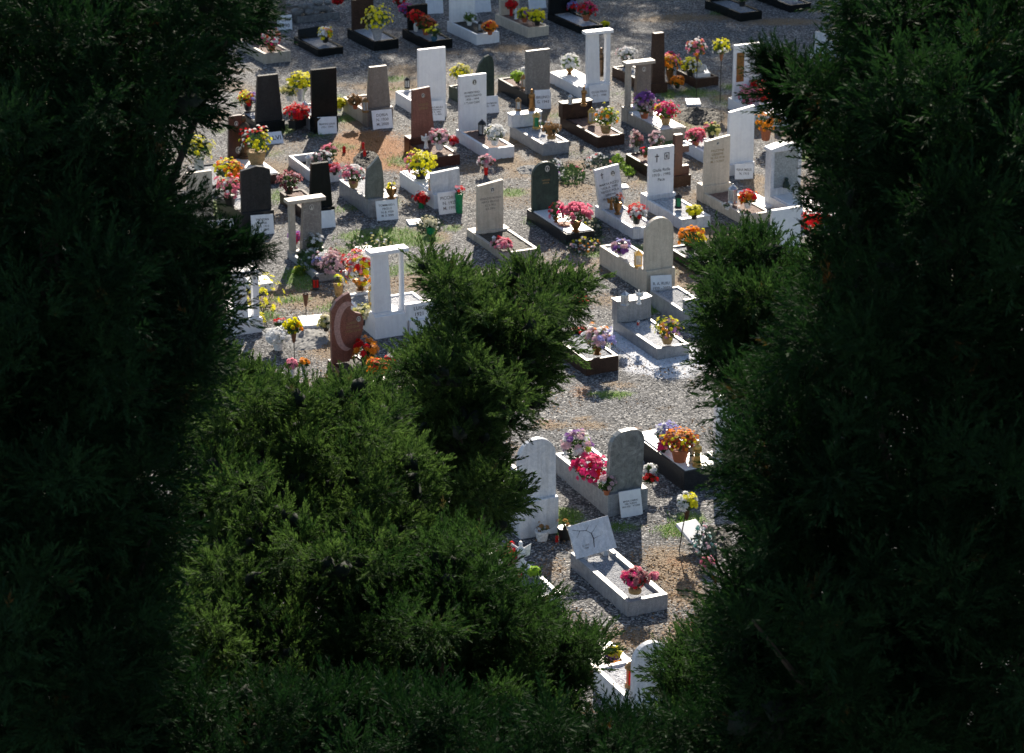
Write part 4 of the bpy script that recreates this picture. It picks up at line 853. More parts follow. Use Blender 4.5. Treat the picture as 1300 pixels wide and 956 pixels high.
F(898, 722, 9, [('pink', 3), ('palepink', 2)], 'pale pink flowers below the teal ribbon wreath', z=.05, pk='black', n=12)
F(890, 806, 12, [('pink', 4), ('red', 3)], 'pink red flowers showing through the lower right bush', z=.25, pk='black', n=24, br=.055)
LMP(802, 872, 36, 'large bronze lantern with red light at the bottom of the view', z=.3, m='bronze', glass='red_wax', candle=False)
F(779, 838, 9, [('yellow', 3), ('violet', 3)], 'yellow and violet pansies at the bottom of the view', z=.15, pk='black', n=22, br=.05)
F(782, 856, 9, [('orange', 4), ('yellow', 1)], 'orange pansies in a clay pot left of the bronze lantern', z=.15, pk='terracotta', n=14)
F(544, 868, 15, [('red', 4), ('orange', 4)], 'red and orange flowers glimpsed under the foreground trees', z=.3, pk='black', n=30, br=.055)
slabthing(762, 872, 50, 34, .18, 'rose_granite', 'rose coloured grave slab at the bottom under the bronze lantern', yaw=25)
# ------------------------------------------------------------------ ground
def lin(a, b, st): return list(np.arange(a, b, st))
xs = [-900, -500, -250, -120, -60, -35, -22]+lin(-16, 18, .16)+[22, 35, 60, 120, 250, 500, 900]
ys = [-700, -300, -120, -50, -10, 10, 18, 24]+lin(29, 78, .16)+[82, 90, 110, 150, 250, 500, 900, 1500]
xs = np.array(xs); ys = np.array(ys); nx, ny = len(xs), len(ys)
XX, YY = np.meshgrid(xs, ys); dense = (XX > -16) & (XX < 18) & (YY > 29) & (YY < 78)
def sinnoise(X, Y, k, seed):
    r = np.random.default_rng(seed); o = np.zeros_like(X)
    for i in range(14):
        a = r.uniform(0, 2*PI); f = k*r.uniform(.5, 2.2); o += np.sin(X*f*np.cos(a)+Y*f*np.sin(a)+r.uniform(0, 6))
    return o/5.3
ZZ = np.where(dense, .008*sinnoise(XX, YY, 1.4, 3)+rng.normal(0, .005, XX.shape), 0)
verts = np.stack([XX, YY, ZZ], -1).reshape(-1, 3)
idx = np.arange(nx*ny).reshape(ny, nx)
q = np.stack([idx[:-1, :-1], idx[:-1, 1:], idx[1:, 1:], idx[1:, :-1]], -1).reshape(-1, 4)
def fastmesh(name, v, f, k):
    me = bpy.data.meshes.new(name); me.vertices.add(len(v)); me.vertices.foreach_set('co', v.astype(np.float32).ravel())
    me.loops.add(f.size); me.loops.foreach_set('vertex_index', f.astype(np.int32).ravel())
    me.polygons.add(len(f)); me.polygons.foreach_set('loop_start', (np.arange(len(f))*k).astype(np.int32))
    me.update(calc_edges=True); return me
gm = fastmesh('ground', verts, q, 4)
# patches of bare earth (r), grass (g), orange clay (b) and white pebbles (a)
att = gm.attributes.new('cover', 'FLOAT_COLOR', 'POINT'); cov = np.zeros((nx*ny, 4))
PATCH = [ # x y rx ry channel strength
 (470,190,52,24,2,1.2),(500,200,30,18,2,.8),(440,180,22,10,2,.8),(520,212,14,14,2,.9),(450,160,20,8,0,.9),(440,150,12,5,1,.9),
 (640,205,30,14,0,.9),(660,215,36,14,0,.8),(690,200,20,10,0,.9),(600,215,30,12,0,.6),(740,215,26,12,0,.9),(800,225,26,16,0,1),(720,240,60,14,0,.8),(640,250,40,16,0,.6),(650,245,18,7,1,.7),
 (680,150,24,10,0,.9),(860,150,40,14,0,.9),(915,150,20,16,0,.8),(880,118,22,6,1,.8),(930,110,14,5,1,.7),(850,120,12,7,1,.9),(880,165,36,12,0,.8),(925,125,24,5,0,.7),(905,118,12,4,1,.5),
 (510,300,50,12,1,.7),(540,290,22,8,0,.7),(460,300,24,8,1,.8),(560,300,16,10,0,.8),(575,290,14,6,1,.7),(430,320,20,10,1,.5),(380,350,18,12,1,.9),(330,360,20,9,1,.6),(390,360,14,8,1,.8),
 (350,250,14,10,1,.5),(270,262,14,8,1,.8),(275,275,12,10,1,.7),(430,400,40,12,0,.6),(400,385,50,14,0,.8),(370,380,30,5,1,.5),(340,400,20,7,1,.6),(420,440,40,20,0,.8),(480,300,10,10,1,.5),
 (335,190,30,14,0,.6),(270,150,24,10,0,.7),(300,110,30,8,0,.5),(280,165,10,5,1,.5),(365,165,10,8,1,1),(320,60,10,6,0,.5),(420,140,14,5,1,.8),
 (470,110,50,7,0,.8),(510,90,30,10,0,.7),(500,100,20,4,1,.5),(430,108,24,5,0,.6),(560,65,50,6,0,.6),(650,62,40,6,0,.7),(600,95,30,8,0,.7),(880,22,90,7,0,.7),(990,28,80,5,0,.8),(910,16,14,4,1,.6),(490,60,14,5,0,.6),
 (820,390,30,7,1,.9),(865,398,16,8,1,1),(880,340,16,10,1,.4),(870,400,20,16,0,.4),(860,360,24,12,0,.7),(780,345,22,12,0,.6),(785,380,40,12,0,.6),(800,315,30,6,1,.6),(760,320,30,7,1,.6),(870,320,14,8,0,.6),
 (795,489,22,5,0,.7),(780,500,26,4,1,1),(700,540,20,5,0,.9),(690,535,16,5,2,.5),(745,540,30,6,0,.7),(810,545,12,4,2,.4),(740,530,16,4,0,.7),(740,497,16,10,2,.5),(780,487,16,4,0,.8),(846,518,10,4,0,.5),
 (712,655,24,10,1,1.2),(718,668,14,10,1,1),(860,672,24,8,1,1.2),(875,660,20,10,1,.9),(790,668,30,7,1,.6),(700,720,24,20,0,.5),(850,720,40,26,0,1),(860,715,20,10,2,.5),(870,750,30,20,0,.9),(730,800,40,30,0,.4),(800,810,40,20,0,.8),(860,800,30,20,0,.6),
 (960,240,20,30,0,.8),(900,250,20,12,0,.9),(900,330,40,20,0,.6),(640,190,10,6,1,.6),(700,185,20,8,0,.5),(730,190,20,12,0,.4),
 (790,440,24,14,3,.9),(812,462,24,12,3,1.2),(850,474,30,8,3,1.2),(880,462,20,9,3,1),(785,415,10,8,3,.7),(660,570,14,8,0,.5)]
XF, YF = XX.ravel(), YY.ravel()
wob = .28*sinnoise(XF, YF, 3.5, 11)
for (x, y, rx, ry, ch, st) in PATCH:
    p = G(x, y); s = S(p); th = math.atan2(H, p.y)
    d2 = np.sqrt(((XF-p.x)*s/rx)**2+((YF-p.y)*s*math.sin(th)/ry)**2)+wob
    cov[:, ch] = np.maximum(cov[:, ch], np.clip(1.35-d2, 0, 1)*st)
cov[:, 0] = np.maximum(cov[:, 0], np.clip(.6*sinnoise(XF, YF, 1.3, 5)+.12, 0, .75)*(YF < 65.5)*(YF > 43.5))
cov[:, 1] = np.maximum(cov[:, 1], np.clip(.8*sinnoise(XF, YF, 2.1, 8)-.35, 0, .55)*(YF < 65)*(YF > 45))
cov[:, 1] *= 1.25
att.data.foreach_set('color', cov.astype(np.float32).ravel())
m, t, b = newmat('ground_gravel'); P = pos(t)
A = t.nodes.new("ShaderNodeAttribute"); A.attribute_name = 'cover'
v = N(t, "ShaderNodeTexVoronoi", Scale=33.0, Randomness=1.0); t.links.new(P, v.inputs['Vector'])
sp = t.nodes.new("ShaderNodeSeparateColor"); t.links.new(v.outputs['Color'], sp.inputs[0])
stones = ramp(t, sp.outputs[0], [(0, (.035, .036, .038)), (.4, (.098, .10, .104)), (.75, (.23, .23, .228)), (1, (.60, .59, .56))]).outputs[0]
nz = N(t, "ShaderNodeTexNoise", Scale=.8, Detail=6.0, Roughness=.7); t.links.new(P, nz.inputs['Vector'])
tone = ramp(t, nz.outputs[0], [(.3, (.65, .66, .70)), (.7, (1.25, 1.22, 1.18))]).outputs[0]
stones = mixc(t, 1.0, stones, tone, 'MULTIPLY')
dk = ramp(t, v.outputs['Distance'], [(.3, (1, 1, 1)), (.8, (.45, .45, .45))]).outputs[0]
stones = mixc(t, .7, stones, dk, 'MULTIPLY')
fn = N(t, "ShaderNodeTexNoise", Scale=16.0, Detail=8.0, Roughness=.8); t.links.new(P, fn.inputs['Vector'])
def fac(ch, lo=.42, hi=.56):
    s_ = t.nodes.new("ShaderNodeMath"); s_.operation = 'MULTIPLY_ADD'; t.links.new(ch, s_.inputs[0]); s_.inputs[1].default_value = .42; t.links.new(fn.outputs[0], s_.inputs[2])
    return ramp(t, s_.outputs[0], [(lo+.18, (0, 0, 0)), (hi+.22, (1, 1, 1))]).outputs[0]
sc = t.nodes.new("ShaderNodeSeparateColor"); t.links.new(A.outputs['Color'], sc.inputs[0])
en = N(t, "ShaderNodeTexNoise", Scale=34.0, Detail=4.0, Roughness=.8); t.links.new(P, en.inputs['Vector'])
earth = ramp(t, en.outputs[0], [(.3, (.05, .033, .02)), (.48, (.19, .13, .075)), (.66, (.42, .31, .19))]).outputs[0]
clay = ramp(t, en.outputs[0], [(.3, (.07, .028, .010)), (.48, (.30, .12, .035)), (.7, (.50, .26, .09))]).outputs[0]
grass = ramp(t, en.outputs[0], [(.3, (.03, .06, .012)), (.5, (.10, .17, .03)), (.7, (.22, .25, .07))]).outputs[0]
peb = ramp(t, sp.outputs[1], [(0, (.35, .38, .43)), (1, (.8, .8, .82))]).outputs[0]
c = mixc(t, fac(sc.outputs[0]), stones, earth); c = mixc(t, fac(sc.outputs[2]), c, clay); c = mixc(t, fac(sc.outputs[1]), c, grass); c = mixc(t, fac(A.outputs['Alpha']), c, peb)
t.links.new(c, b.inputs['Base Color']); b.inputs['Roughness'].default_value = .8; b.inputs['Specular IOR Level'].default_value = .35
b1 = N(t, "ShaderNodeBump", Strength=.9, Distance=.03); b1.invert = True; t.links.new(v.outputs['Distance'], b1.inputs['Height'])
b2 = N(t, "ShaderNodeBump", Strength=.6, Distance=.02); t.links.new(fn.outputs[0], b2.inputs['Height']); t.links.new(b1.outputs[0], b2.inputs['Normal']); t.links.new(b2.outputs[0], b.inputs['Normal'])
gm.materials.append(m); go = bpy.data.objects.new('ground', gm); COL.objects.link(go); tag(go, 'pale grey gravel ground with patches of brown earth and weeds', kind='structure')

# loose stones, white pebbles and grass blades as stuff
def covat(x, y):
    i = np.clip(np.searchsorted(xs, x), 0, nx-1); j = np.clip(np.searchsorted(ys, y), 0, ny-1); return cov[j*nx+i]
def view_pts(n, y0=-10, y1=1000, x0=180, x1=1120):
    u = rng.uniform(x0, x1, n); vv = rng.uniform(y0, y1, n)
    dx = (u-650)/F_PX; dy = (vv-478)/F_PX
    dirs = np.stack([dx, CF.y-CU.y*dy, CF.z-CU.z*dy], -1); tt = -H/dirs[:, 2]; return dirs[:, 0]*tt, dirs[:, 1]*tt
OCT = np.array([(1,0,0),(-1,0,0),(0,1,0),(0,-1,0),(0,0,1),(0,0,-1)], float); OF = np.array([(0,2,4),(2,1,4),(1,3,4),(3,0,4),(2,0,5),(1,2,5),(3,1,5),(0,3,5)])
def pebbles(name, X, Y, r0, r1, mat, label):
    n = len(X); r = rng.uniform(r0, r1, (n, 1, 1))*rng.uniform(.6, 1.2, (n, 6, 1)); v = OCT[None]*r*np.array([1, 1, .6])
    a = rng.uniform(0, 2*PI, n); ca, sa = np.cos(a)[:, None], np.sin(a)[:, None]
    vx = v[..., 0]*ca-v[..., 1]*sa; vy = v[..., 0]*sa+v[..., 1]*ca
    v = np.stack([vx+X[:, None], vy+Y[:, None], v[..., 2]+.008], -1).reshape(-1, 3)
    f = (OF[None]+np.arange(n)[:, None, None]*6).reshape(-1, 3)
    me = fastmesh(name, v, f, 3); me.materials.append(MATS[mat]); o = bpy.data.objects.new(name, me); COL.objects.link(o); tag(o, label, kind='stuff')
m, t, b = newmat('pebble'); P = pos(t); v = N(t, "ShaderNodeTexVoronoi", Scale=14.0); t.links.new(P, v.inputs['Vector']); sp = t.nodes.new("ShaderNodeSeparateColor"); t.links.new(v.outputs['Color'], sp.inputs[0])
c = ramp(t, sp.outputs[0], [(0, (.08, .08, .08)), (.6, (.17, .165, .16)), (1, (.45, .43, .40))]).outputs[0]; t.links.new(c, b.inputs['Base Color']); b.inputs['Roughness'].default_value = .55
plain('white_pebble', (.66, .68, .72), .5)
X, Y = view_pts(60000); c4 = covat(X, Y); k = rng.uniform(0, 1, len(X)) > np.clip(c4[:, 0]*.6+c4[:, 2]*1.0+c4[:, 1]*.6, 0, .95)
pebbles('loose_gravel', X[k], Y[k], .008, .021, 'pebble', 'loose grey gravel stones scattered over the ground')
X, Y = view_pts(60000, 395, 500, 750, 920); c4 = covat(X, Y); k = c4[:, 3] > rng.uniform(.3, .9, len(X))
gb = GR['gblk']; cs = (np.stack([X, Y], -1)-np.array([gb['p'].x, gb['p'].y]))
lx = cs@np.array([gb['X'].x, gb['X'].y]); ly = cs@np.array([gb['Y'].x, gb['Y'].y])
near = (lx > -.34) & (lx < gb['W']+.25) & (ly > -.38) & (ly < gb['L']+.1) & ~((lx > 0) & (lx < gb['W']) & (ly > 0) & (ly < gb['L']))
k = near
pebbles('white_pebbles', X[k], Y[k], .014, .026, 'white_pebble', 'white pebbles strewn around the grey block grave')
def blades(name, X, Y, h0, h1, mat, label, wd=.006):
    n = len(X); a = rng.uniform(0, 2*PI, n); h = rng.uniform(h0, h1, n); l = rng.normal(0, .5, (n, 2))*h[:, None]
    v = np.zeros((n, 3, 3)); v[:, 0] = np.stack([X-np.cos(a)*wd, Y-np.sin(a)*wd, 0*X-.005], -1); v[:, 1] = np.stack([X+np.cos(a)*wd, Y+np.sin(a)*wd, 0*X-.005], -1); v[:, 2] = np.stack([X+l[:, 0], Y+l[:, 1], h], -1)
    f = np.arange(n*3).reshape(-1, 3); me = fastmesh(name, v.reshape(-1, 3), f, 3); me.materials.append(MATS[mat]); o = bpy.data.objects.new(name, me); COL.objects.link(o); tag(o, label, kind='stuff')
plain('grass_blade', (.10, .20, .03), .6, 0, .5, .4); plain('dry_blade', (.32, .22, .11), .7, 0, .3, .4)
X, Y = view_pts(300000); c4 = covat(X, Y); k = c4[:, 1]*1.1 > rng.uniform(.2, .9, len(X))
blades('grass', X[k], Y[k], .03, .10, 'grass_blade', 'low green grass and weeds in patches on the gravel', .008)
X, Y = view_pts(60000); c4 = covat(X, Y); k = np.maximum(c4[:, 0], c4[:, 2]) > rng.uniform(.4, 1.4, len(X))
blades('dry_stalks', X[k], Y[k], .015, .06, 'dry_blade', 'dry brown leaves and stalks lying on the bare earth', .010)

X, Y = view_pts(120000); c4 = covat(X, Y); k = np.maximum(c4[:, 0], c4[:, 2])+.2+.4*np.clip(sinnoise(X, Y, 3.0, 21), 0, 1) > rng.uniform(.2, 1.2, len(X)); X, Y = X[k], Y[k]; n = len(X)
a = rng.uniform(0, 2*PI, n); L_ = rng.uniform(.012, .034, n); ct = np.stack([X, Y, np.full(n, .014)], -1); e1 = np.stack([np.cos(a), np.sin(a), rng.normal(0, .35, n)], -1)*L_[:, None]; e2 = np.stack([-np.sin(a), np.cos(a), rng.normal(0, .35, n)], -1)*(L_*.5)[:, None]
v = np.stack([ct-e1, ct+e2, ct+e1, ct-e2], 1).reshape(-1, 3); plain('fallen_leaf', (.26, .15, .065), .7, 0, .25, .6)
me = fastmesh('leaf_litter', v, np.arange(n*4).reshape(-1, 4), 4); me.materials.append(MATS['fallen_leaf']); o = bpy.data.objects.new('leaf_litter', me); COL.objects.link(o); tag(o, 'small brown fallen leaves and debris strewn between the graves', kind='stuff')

# ------------------------------------------------------------------ trees
def plume_protos(nb, k=5):
    out = []
    for q in range(k):
        r = np.random.default_rng(100+q); tt = np.linspace(.04, 1, nb); az = r.uniform(0, 2*PI, nb); ang = r.uniform(.45, .85, nb)*(1-.45*tt)
        L = .32*(1-.5*tt)*r.uniform(.7, 1.25, nb); bend = r.normal(0, .10, 2)
        base = np.stack([bend[0]*tt**2, bend[1]*tt**2, tt], -1)
        rad = np.stack([np.cos(az), np.sin(az), 0*az], -1); d = rad*np.sin(ang)[:, None]+np.array([0, 0, 1.])*np.cos(ang)[:, None]
        side = np.cross(d, r.normal(0, 1, (nb, 3))); side /= np.linalg.norm(side, axis=1)[:, None]; w_ = .024*r.uniform(.7, 1.3, nb)[:, None]
        mid = base+d*(L*.45)[:, None]
        out.append(np.stack([base, mid+side*w_, base+d*L[:, None], mid-side*w_], 1))
    return np.array(out)           # k, nb, 4, 3
def frames(D3):
    z = D3/np.linalg.norm(D3, axis=1)[:, None]; a = rng.normal(0, 1, z.shape); x = np.cross(a, z); x /= np.linalg.norm(x, axis=1)[:, None]; y = np.cross(z, x)
    return np.stack([x, y, z], -1)  # columns
def inside(poly, X, Y):
    p = np.array(poly, float); n = len(p); c = np.zeros(len(X), bool); j = n-1
    for i in range(n):
        xi, yi = p[i]; xj, yj = p[j]; hit = ((yi > Y) != (yj > Y)) & (X < (xj-xi)*(Y-yi)/(yj-yi+1e-9)+xi); c ^= hit; j = i
    return c
def edgeinfo(poly, X, Y):
    p = np.array(poly, float); best = np.full(len(X), 1e9); bx = np.zeros(len(X)); by = np.zeros(len(X))
    for i in range(len(p)):
        a = p[i]; b_ = p[(i+1) % len(p)]; ab = b_-a; tt = np.clip(((X-a[0])*ab[0]+(Y-a[1])*ab[1])/(ab@ab+1e-9), 0, 1); qx = a[0]+ab[0]*tt; qy = a[1]+ab[1]*tt
        d = np.hypot(X-qx, Y-qy); k = d < best; best[k] = d[k]; bx[k] = qx[k]; by[k] = qy[k]
    return best, bx, by
def tree(poly, dep, Tmax, E, mat, label, sp=34, layers=(-1, -.45, .2, 1), npl=20, nb=34, R_=.27, slope=0, trunk=None, y0=None, name='cypress_tree', up=.75, lump=.45, grp='dark conifers around the cemetery', limbs=10, keep=1.0, inset=14, core=True, limbpts=None, lens=1.0, sprigs=(), voids=0, hole=0, ybr=1e9):
    P_ = np.array(poly, float); mn, mx = P_.min(0), P_.max(0); y0 = (mn[1]+mx[1])/2 if y0 is None else y0
    protos = plume_protos(nb); C = []; A_ = []; LAY = []
    for li, lay in enumerate(layers):
        n = int((mx[0]-mn[0])*(mx[1]-mn[1])/(sp*sp)*1.25); X = []; Y = []
        gx, gy = np.meshgrid(np.arange(mn[0], mx[0], sp), np.arange(mn[1], mx[1], sp*.9)); gx = gx+(np.arange(gx.shape[0])[:, None] % 2)*sp/2
        X = gx.ravel()+rng.normal(0, sp*.3, gx.size); Y = gy.ravel()+rng.normal(0, sp*.3, gx.size)
        k = inside(poly, X, Y); X, Y = X[k], Y[k]; e, bx, by = edgeinfo(poly, X, Y)
        k = (e > inset*(.8 if li % 2 else 1.0)) & (rng.uniform(0, 1, len(e)) < keep); X, Y, e, bx, by = X[k], Y[k], e[k], bx[k], by[k]
        q = np.clip(e/E, 0, 1); T = Tmax*np.sqrt(1-(1-q)**2)
        for i in range(len(X)):
            nv = noise.noise(Vector((X[i]/38., Y[i]/30., li*5+dep+40)))
            if lay < 0 and voids and nv > voids: continue
            if hole and noise.noise(Vector((X[i]/16., Y[i]/14., dep+3))) > hole: continue
            off = T[i]*lay+lump*noise.noise(Vector((X[i]/75., Y[i]/55., li*9+dep)))*2+random.gauss(0, .10)
            dd = dep+off-slope*(min(Y[i], ybr)-y0)/100.
            c = at_depth(X[i], Y[i], dd); C.append(c)
            o2 = Vector(((bx[i]-X[i]), 0, -(by[i]-Y[i]))); o2 = o2.normalized()*(1-q[i]) if o2.length > 1e-6 else Vector()
            ax = o2*.9+Vector((0, lay*.7*q[i]-(.25 if lay < 0 else 0), up))+Vector((random.gauss(0, .25), random.gauss(0, .25), random.gauss(0, .2)))
            A_.append(ax.normalized()); LAY.append(lay)
    SR = [1.0]*len(C)
    for line, r0, r1 in sprigs:                              # side branches: clumps strung along a limb
        for a, b_ in zip(line[:-1], line[1:]):
            k_ = max(2, int(math.hypot(b_[0]-a[0], b_[1]-a[1])/7))
            for j in range(k_):
                f_ = j/k_; g_ = (line.index(a)+f_)/(len(line)-1)
                for _ in range(4):
                    rr = (r0+(r1-r0)*g_); dp = a[2]+(b_[2]-a[2])*f_; c = at_depth(a[0]+(b_[0]-a[0])*f_, a[1]+(b_[1]-a[1])*f_, dp)
                    C.append(c+Vector((random.gauss(0, .45), random.gauss(0, .5), random.gauss(0, .4)))*rr/F_PX*dp)
                    dr = at_depth(*b_)-at_depth(*a); A_.append((dr.normalized()*.8+Vector((random.gauss(0, .5), random.gauss(0, .5), random.gauss(.35, .4)))).normalized()); LAY.append(-1); SR.append(max(.36, min(1, rr/30)))
    C = np.array(C); A_ = np.array(A_); n = len(C)
    rs = R_*rng.uniform(.6, 1.35, n)*np.array(SR)
    u = rng.normal(0, 1, (n, npl, 3)); u /= np.linalg.norm(u, axis=2)[..., None]
    o = C[:, None]+u*(rs[:, None, None]*.45)*rng.uniform(.3, 1, (n, npl, 1))+A_[:, None]*(rs*.1)[:, None, None]
    d = A_[:, None]*.8+u*.9; d = d.reshape(-1, 3); o = o.reshape(-1, 3)
    fr = frames(d); Ls = (rs[:, None]*rng.uniform(.65, 1.25, (n, npl))*lens).reshape(-1)
    pr = protos[rng.integers(0, len(protos), len(o))]          # N, nb, 4, 3
    v = np.einsum('nij,nbkj->nbki', fr*Ls[:, None, None], pr)+o[:, None, None]
    v = v.reshape(-1, 3); f = np.arange(len(v)).reshape(-1, 4)
    if core:                                                    # blobs closing the crown, its inner shade put into their colour
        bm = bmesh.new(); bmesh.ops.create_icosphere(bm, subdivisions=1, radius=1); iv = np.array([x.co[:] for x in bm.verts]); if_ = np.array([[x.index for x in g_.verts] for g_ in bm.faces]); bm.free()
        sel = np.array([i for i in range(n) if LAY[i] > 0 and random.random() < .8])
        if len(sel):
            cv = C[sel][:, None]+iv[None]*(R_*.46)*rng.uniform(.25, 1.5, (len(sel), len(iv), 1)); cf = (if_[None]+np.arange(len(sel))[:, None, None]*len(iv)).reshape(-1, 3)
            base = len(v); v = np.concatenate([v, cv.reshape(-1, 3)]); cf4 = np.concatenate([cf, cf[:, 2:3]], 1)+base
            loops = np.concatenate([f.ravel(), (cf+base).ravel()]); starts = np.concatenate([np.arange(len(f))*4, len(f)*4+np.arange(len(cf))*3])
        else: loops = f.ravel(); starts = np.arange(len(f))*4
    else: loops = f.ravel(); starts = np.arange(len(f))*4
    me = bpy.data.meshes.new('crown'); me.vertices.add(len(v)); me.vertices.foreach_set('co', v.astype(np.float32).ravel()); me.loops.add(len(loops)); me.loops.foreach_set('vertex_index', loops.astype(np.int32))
    me.polygons.add(len(starts)); me.polygons.foreach_set('loop_start', starts.astype(np.int32)); me.update(calc_edges=True); me.materials.append(MATS[mat]); me.materials.append(MATS['shaded_core'])
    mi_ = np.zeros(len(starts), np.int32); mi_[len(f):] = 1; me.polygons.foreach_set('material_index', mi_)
    ctr = C.mean(0); bx_ = trunk[0] if trunk else ctr[0]; by_ = (trunk[1] if trunk else ctr[1])
    root = empty(name, (bx_, by_, 0), 0, label, 'tree', grp)
    co = bpy.data.objects.new('crown', me); COL.objects.link(co); co.parent = root; co.location = (-bx_, -by_, 0)
    top = C[:, 2].max()-.2; tx, ty = ctr[0]-bx_, ctr[1]-by_
    mb = MB(); pts = [(0, 0, -.3), (tx*.1+.04, ty*.1, top*.25), (tx*.45, ty*.45, top*.55), (tx*.9, ty*.9, top*.8), (tx, ty, top*.96)]
    mb.tube(pts, [.26, .2, .15, .09, .02], 10)
    tgt = random.sample(range(n), min(limbs, n))
    for i in tgt:
        c = Vector(C[i])-Vector((bx_, by_, 0)); zz = max(1.0, c.z-.9-abs(c.x-tx)*.5); f_ = min(1, zz/top); st = Vector((tx*max(0, f_-.2), ty*max(0, f_-.2), zz*.9)); md = st.lerp(c, .55)+Vector((0, 0, -.12))
        mb.tube([st, md, c], [.055, .035, .01], 6)
    if limbpts:
        lp = [at_depth(*a_)-Vector((bx_, by_, 0)) for a_ in limbpts]; mb.tube(lp, [.06-.045*i/len(lp) for i in range(len(lp))], 7)
    mb.build('trunk', 'bark', root, smooth=True)
    return root

# left big dark tree
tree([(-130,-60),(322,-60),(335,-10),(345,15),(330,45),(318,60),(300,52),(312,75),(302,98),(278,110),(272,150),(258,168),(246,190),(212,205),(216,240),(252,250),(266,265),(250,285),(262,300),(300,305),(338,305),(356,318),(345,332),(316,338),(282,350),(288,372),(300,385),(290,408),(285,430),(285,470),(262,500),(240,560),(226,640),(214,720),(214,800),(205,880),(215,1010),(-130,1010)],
     18.5, 1.5, 230, 'cypress_deep_shade', 'large dark tree filling the left side of the view', sp=27, R_=.21, inset=25, hole=.42, voids=.3, lump=.75, sprigs=[([(255,322,18.6),(300,320,18.5),(338,318,18.4)], 24, 9), ([(280,30,18.6),(310,22,18.5),(332,18,18.4)], 26, 12), ([(250,262,18.6),(262,268,18.5)],14,8)], limbs=16, npl=20, nb=26)
# right big dark tree with its long branch
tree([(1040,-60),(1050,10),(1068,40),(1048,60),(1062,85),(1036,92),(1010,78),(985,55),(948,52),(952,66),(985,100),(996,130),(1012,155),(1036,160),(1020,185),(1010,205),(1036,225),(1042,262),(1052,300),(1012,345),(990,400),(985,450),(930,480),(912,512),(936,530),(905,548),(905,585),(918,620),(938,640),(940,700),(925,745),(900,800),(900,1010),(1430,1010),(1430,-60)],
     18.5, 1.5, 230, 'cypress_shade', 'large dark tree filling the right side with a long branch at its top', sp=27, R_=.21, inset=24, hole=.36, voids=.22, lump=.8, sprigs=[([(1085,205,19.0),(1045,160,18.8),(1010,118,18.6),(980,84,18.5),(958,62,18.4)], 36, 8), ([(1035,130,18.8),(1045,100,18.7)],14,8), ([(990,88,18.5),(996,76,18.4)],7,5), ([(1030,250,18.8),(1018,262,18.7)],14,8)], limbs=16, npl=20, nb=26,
     limbpts=[(1120,190,19.2),(1060,140,18.9),(1010,102,18.6),(975,72,18.5)])
# lower right conifer in front of the graves
tree([(890,262),(905,252),(922,272),(930,292),(958,280),(982,292),(1000,312),(1016,325),(1040,318),(1060,350),(1080,420),(1070,520),(1000,560),(960,540),(935,505),(905,500),(888,470),(892,440),(880,420),(888,390),(872,365),(884,345),(870,325),(882,305),(900,300)],
     22.5, .8, 90, 'cypress_mid', 'mid green conifer standing before the large right tree', sp=21, R_=.17, slope=.5, nb=34, limbs=8, inset=20)
tree([(826,840),(836,806),(856,792),(876,770),(900,768),(925,752),(940,700),(975,690),(1010,720),(1040,800),(1050,1010),(815,1010),(826,880)],
     23, .8, 90, 'cypress_mid', 'bushy conifer top at the lower right beside the gravel', sp=21, R_=.17, slope=.8, nb=30, limbs=6, inset=24)
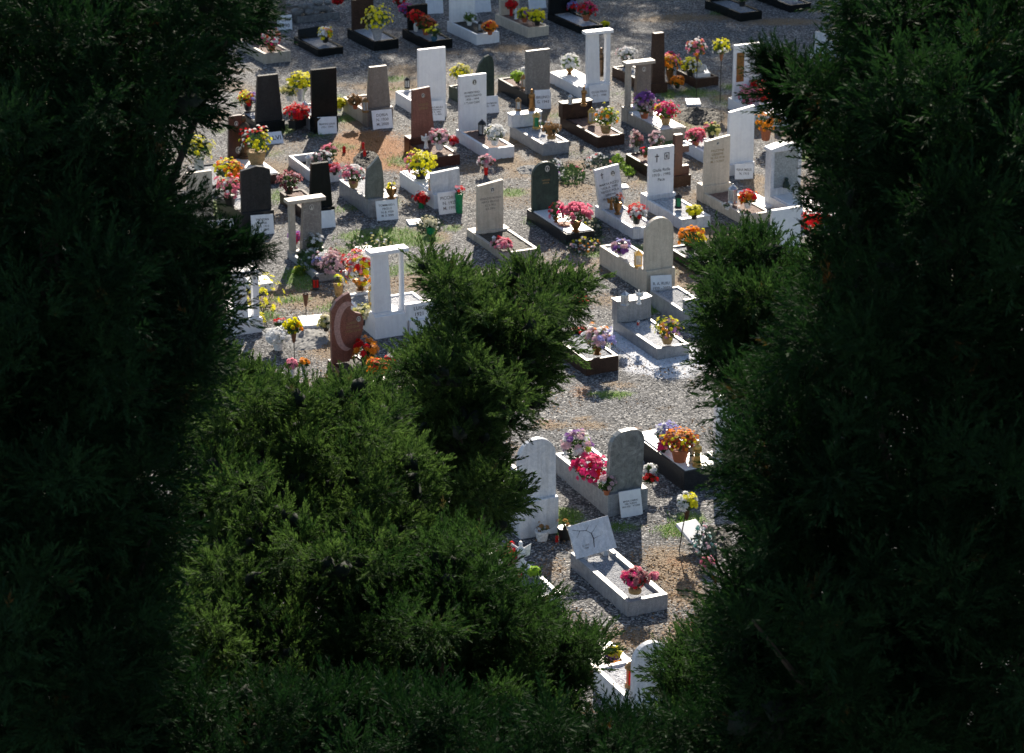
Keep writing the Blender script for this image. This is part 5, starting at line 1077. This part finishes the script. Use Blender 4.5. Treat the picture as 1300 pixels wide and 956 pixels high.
# middle conifers with lit crowns
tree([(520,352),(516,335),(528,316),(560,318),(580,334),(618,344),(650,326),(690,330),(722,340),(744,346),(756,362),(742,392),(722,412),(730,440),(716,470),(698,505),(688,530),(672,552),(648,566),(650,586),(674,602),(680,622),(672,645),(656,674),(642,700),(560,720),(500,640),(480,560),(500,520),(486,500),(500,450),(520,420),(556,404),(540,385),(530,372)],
     27.5, 1.0, 110, 'cypress_sunlit', 'sunlit conifer crown in the middle of the graves', sp=19, R_=.19, slope=1.3, ybr=430, nb=44, npl=20, limbs=10, lump=1.0, inset=18, voids=.08)
tree([(215,540),(232,480),(250,450),(290,438),(310,440),(332,452),(352,462),(368,482),(396,486),(424,474),(446,462),(470,480),(500,492),(530,530),(560,620),(540,700),(480,760),(380,770),(280,760),(215,720)],
     24.5, .9, 110, 'cypress_sunlit', 'sunlit conifer crown at the lower left below the heart stone', sp=20, R_=.19, slope=1.1, nb=44, npl=20, limbs=10, lump=1.1, inset=22, voids=-.05)
tree([(170,720),(215,680),(250,700),(290,690),(330,730),(380,760),(420,800),(440,1010),(160,1010)],
     21.5, .8, 100, 'cypress_sunlit', 'low conifer crown at the bottom left of the view', sp=22, R_=.17, slope=1.3, ybr=790, nb=40, limbs=6, inset=24, lump=.8, voids=.1)
tree([(400,740),(440,700),(520,690),(570,660),(620,668),(650,690),(640,722),(668,735),(700,735),(715,748),(712,790),(738,792),(760,775),(782,800),(792,822),(770,850),(745,870),(742,1010),(380,1010)],
     23.0, .9, 110, 'cypress_mid', 'conifer crown at the bottom centre beside the gravel', sp=21, R_=.18, slope=.15, nb=34, limbs=10, lump=.8, inset=24)
# near tree tops closing the bottom of the view
tree([(150,900),(210,872),(260,890),(330,868),(400,884),(470,872),(540,890),(600,898),(650,920),(700,904),(760,912),(800,900),(850,906),(900,900),(960,910),(980,1040),(150,1040)],
     19, .7, 80, 'cypress_deep_shade', 'dark conifer tip at the very bottom of the view', sp=28, R_=.2, nb=26, limbs=5)
# trees beyond the cemetery whose shade falls on the far path
for i, (x0, x1, yt, dep) in enumerate(((300, 460, -650, 85), (420, 640, -680, 84), (590, 800, -690, 85), (770, 850, -600, 87), (850, 1060, -790, 84), (1010, 1200, -800, 85), (1150, 1340, -740, 86))):
    tree([(x0, -330), (x0-5, yt+120), (x0+40, yt+20), ((x0+x1)/2, yt), (x1-40, yt+20), (x1+5, yt+120), (x1, -320), ((x0+x1)/2+40, -180), ((x0+x1)/2-40, -170)], dep, 2.2, 90, 'cypress_mid', 'broad conifer beyond the far row of graves', sp=24, R_=.75, nb=14, npl=14, layers=(-1, 0, 1), limbs=8, inset=8, grp='conifers beyond the far row', core=True, lump=.8)
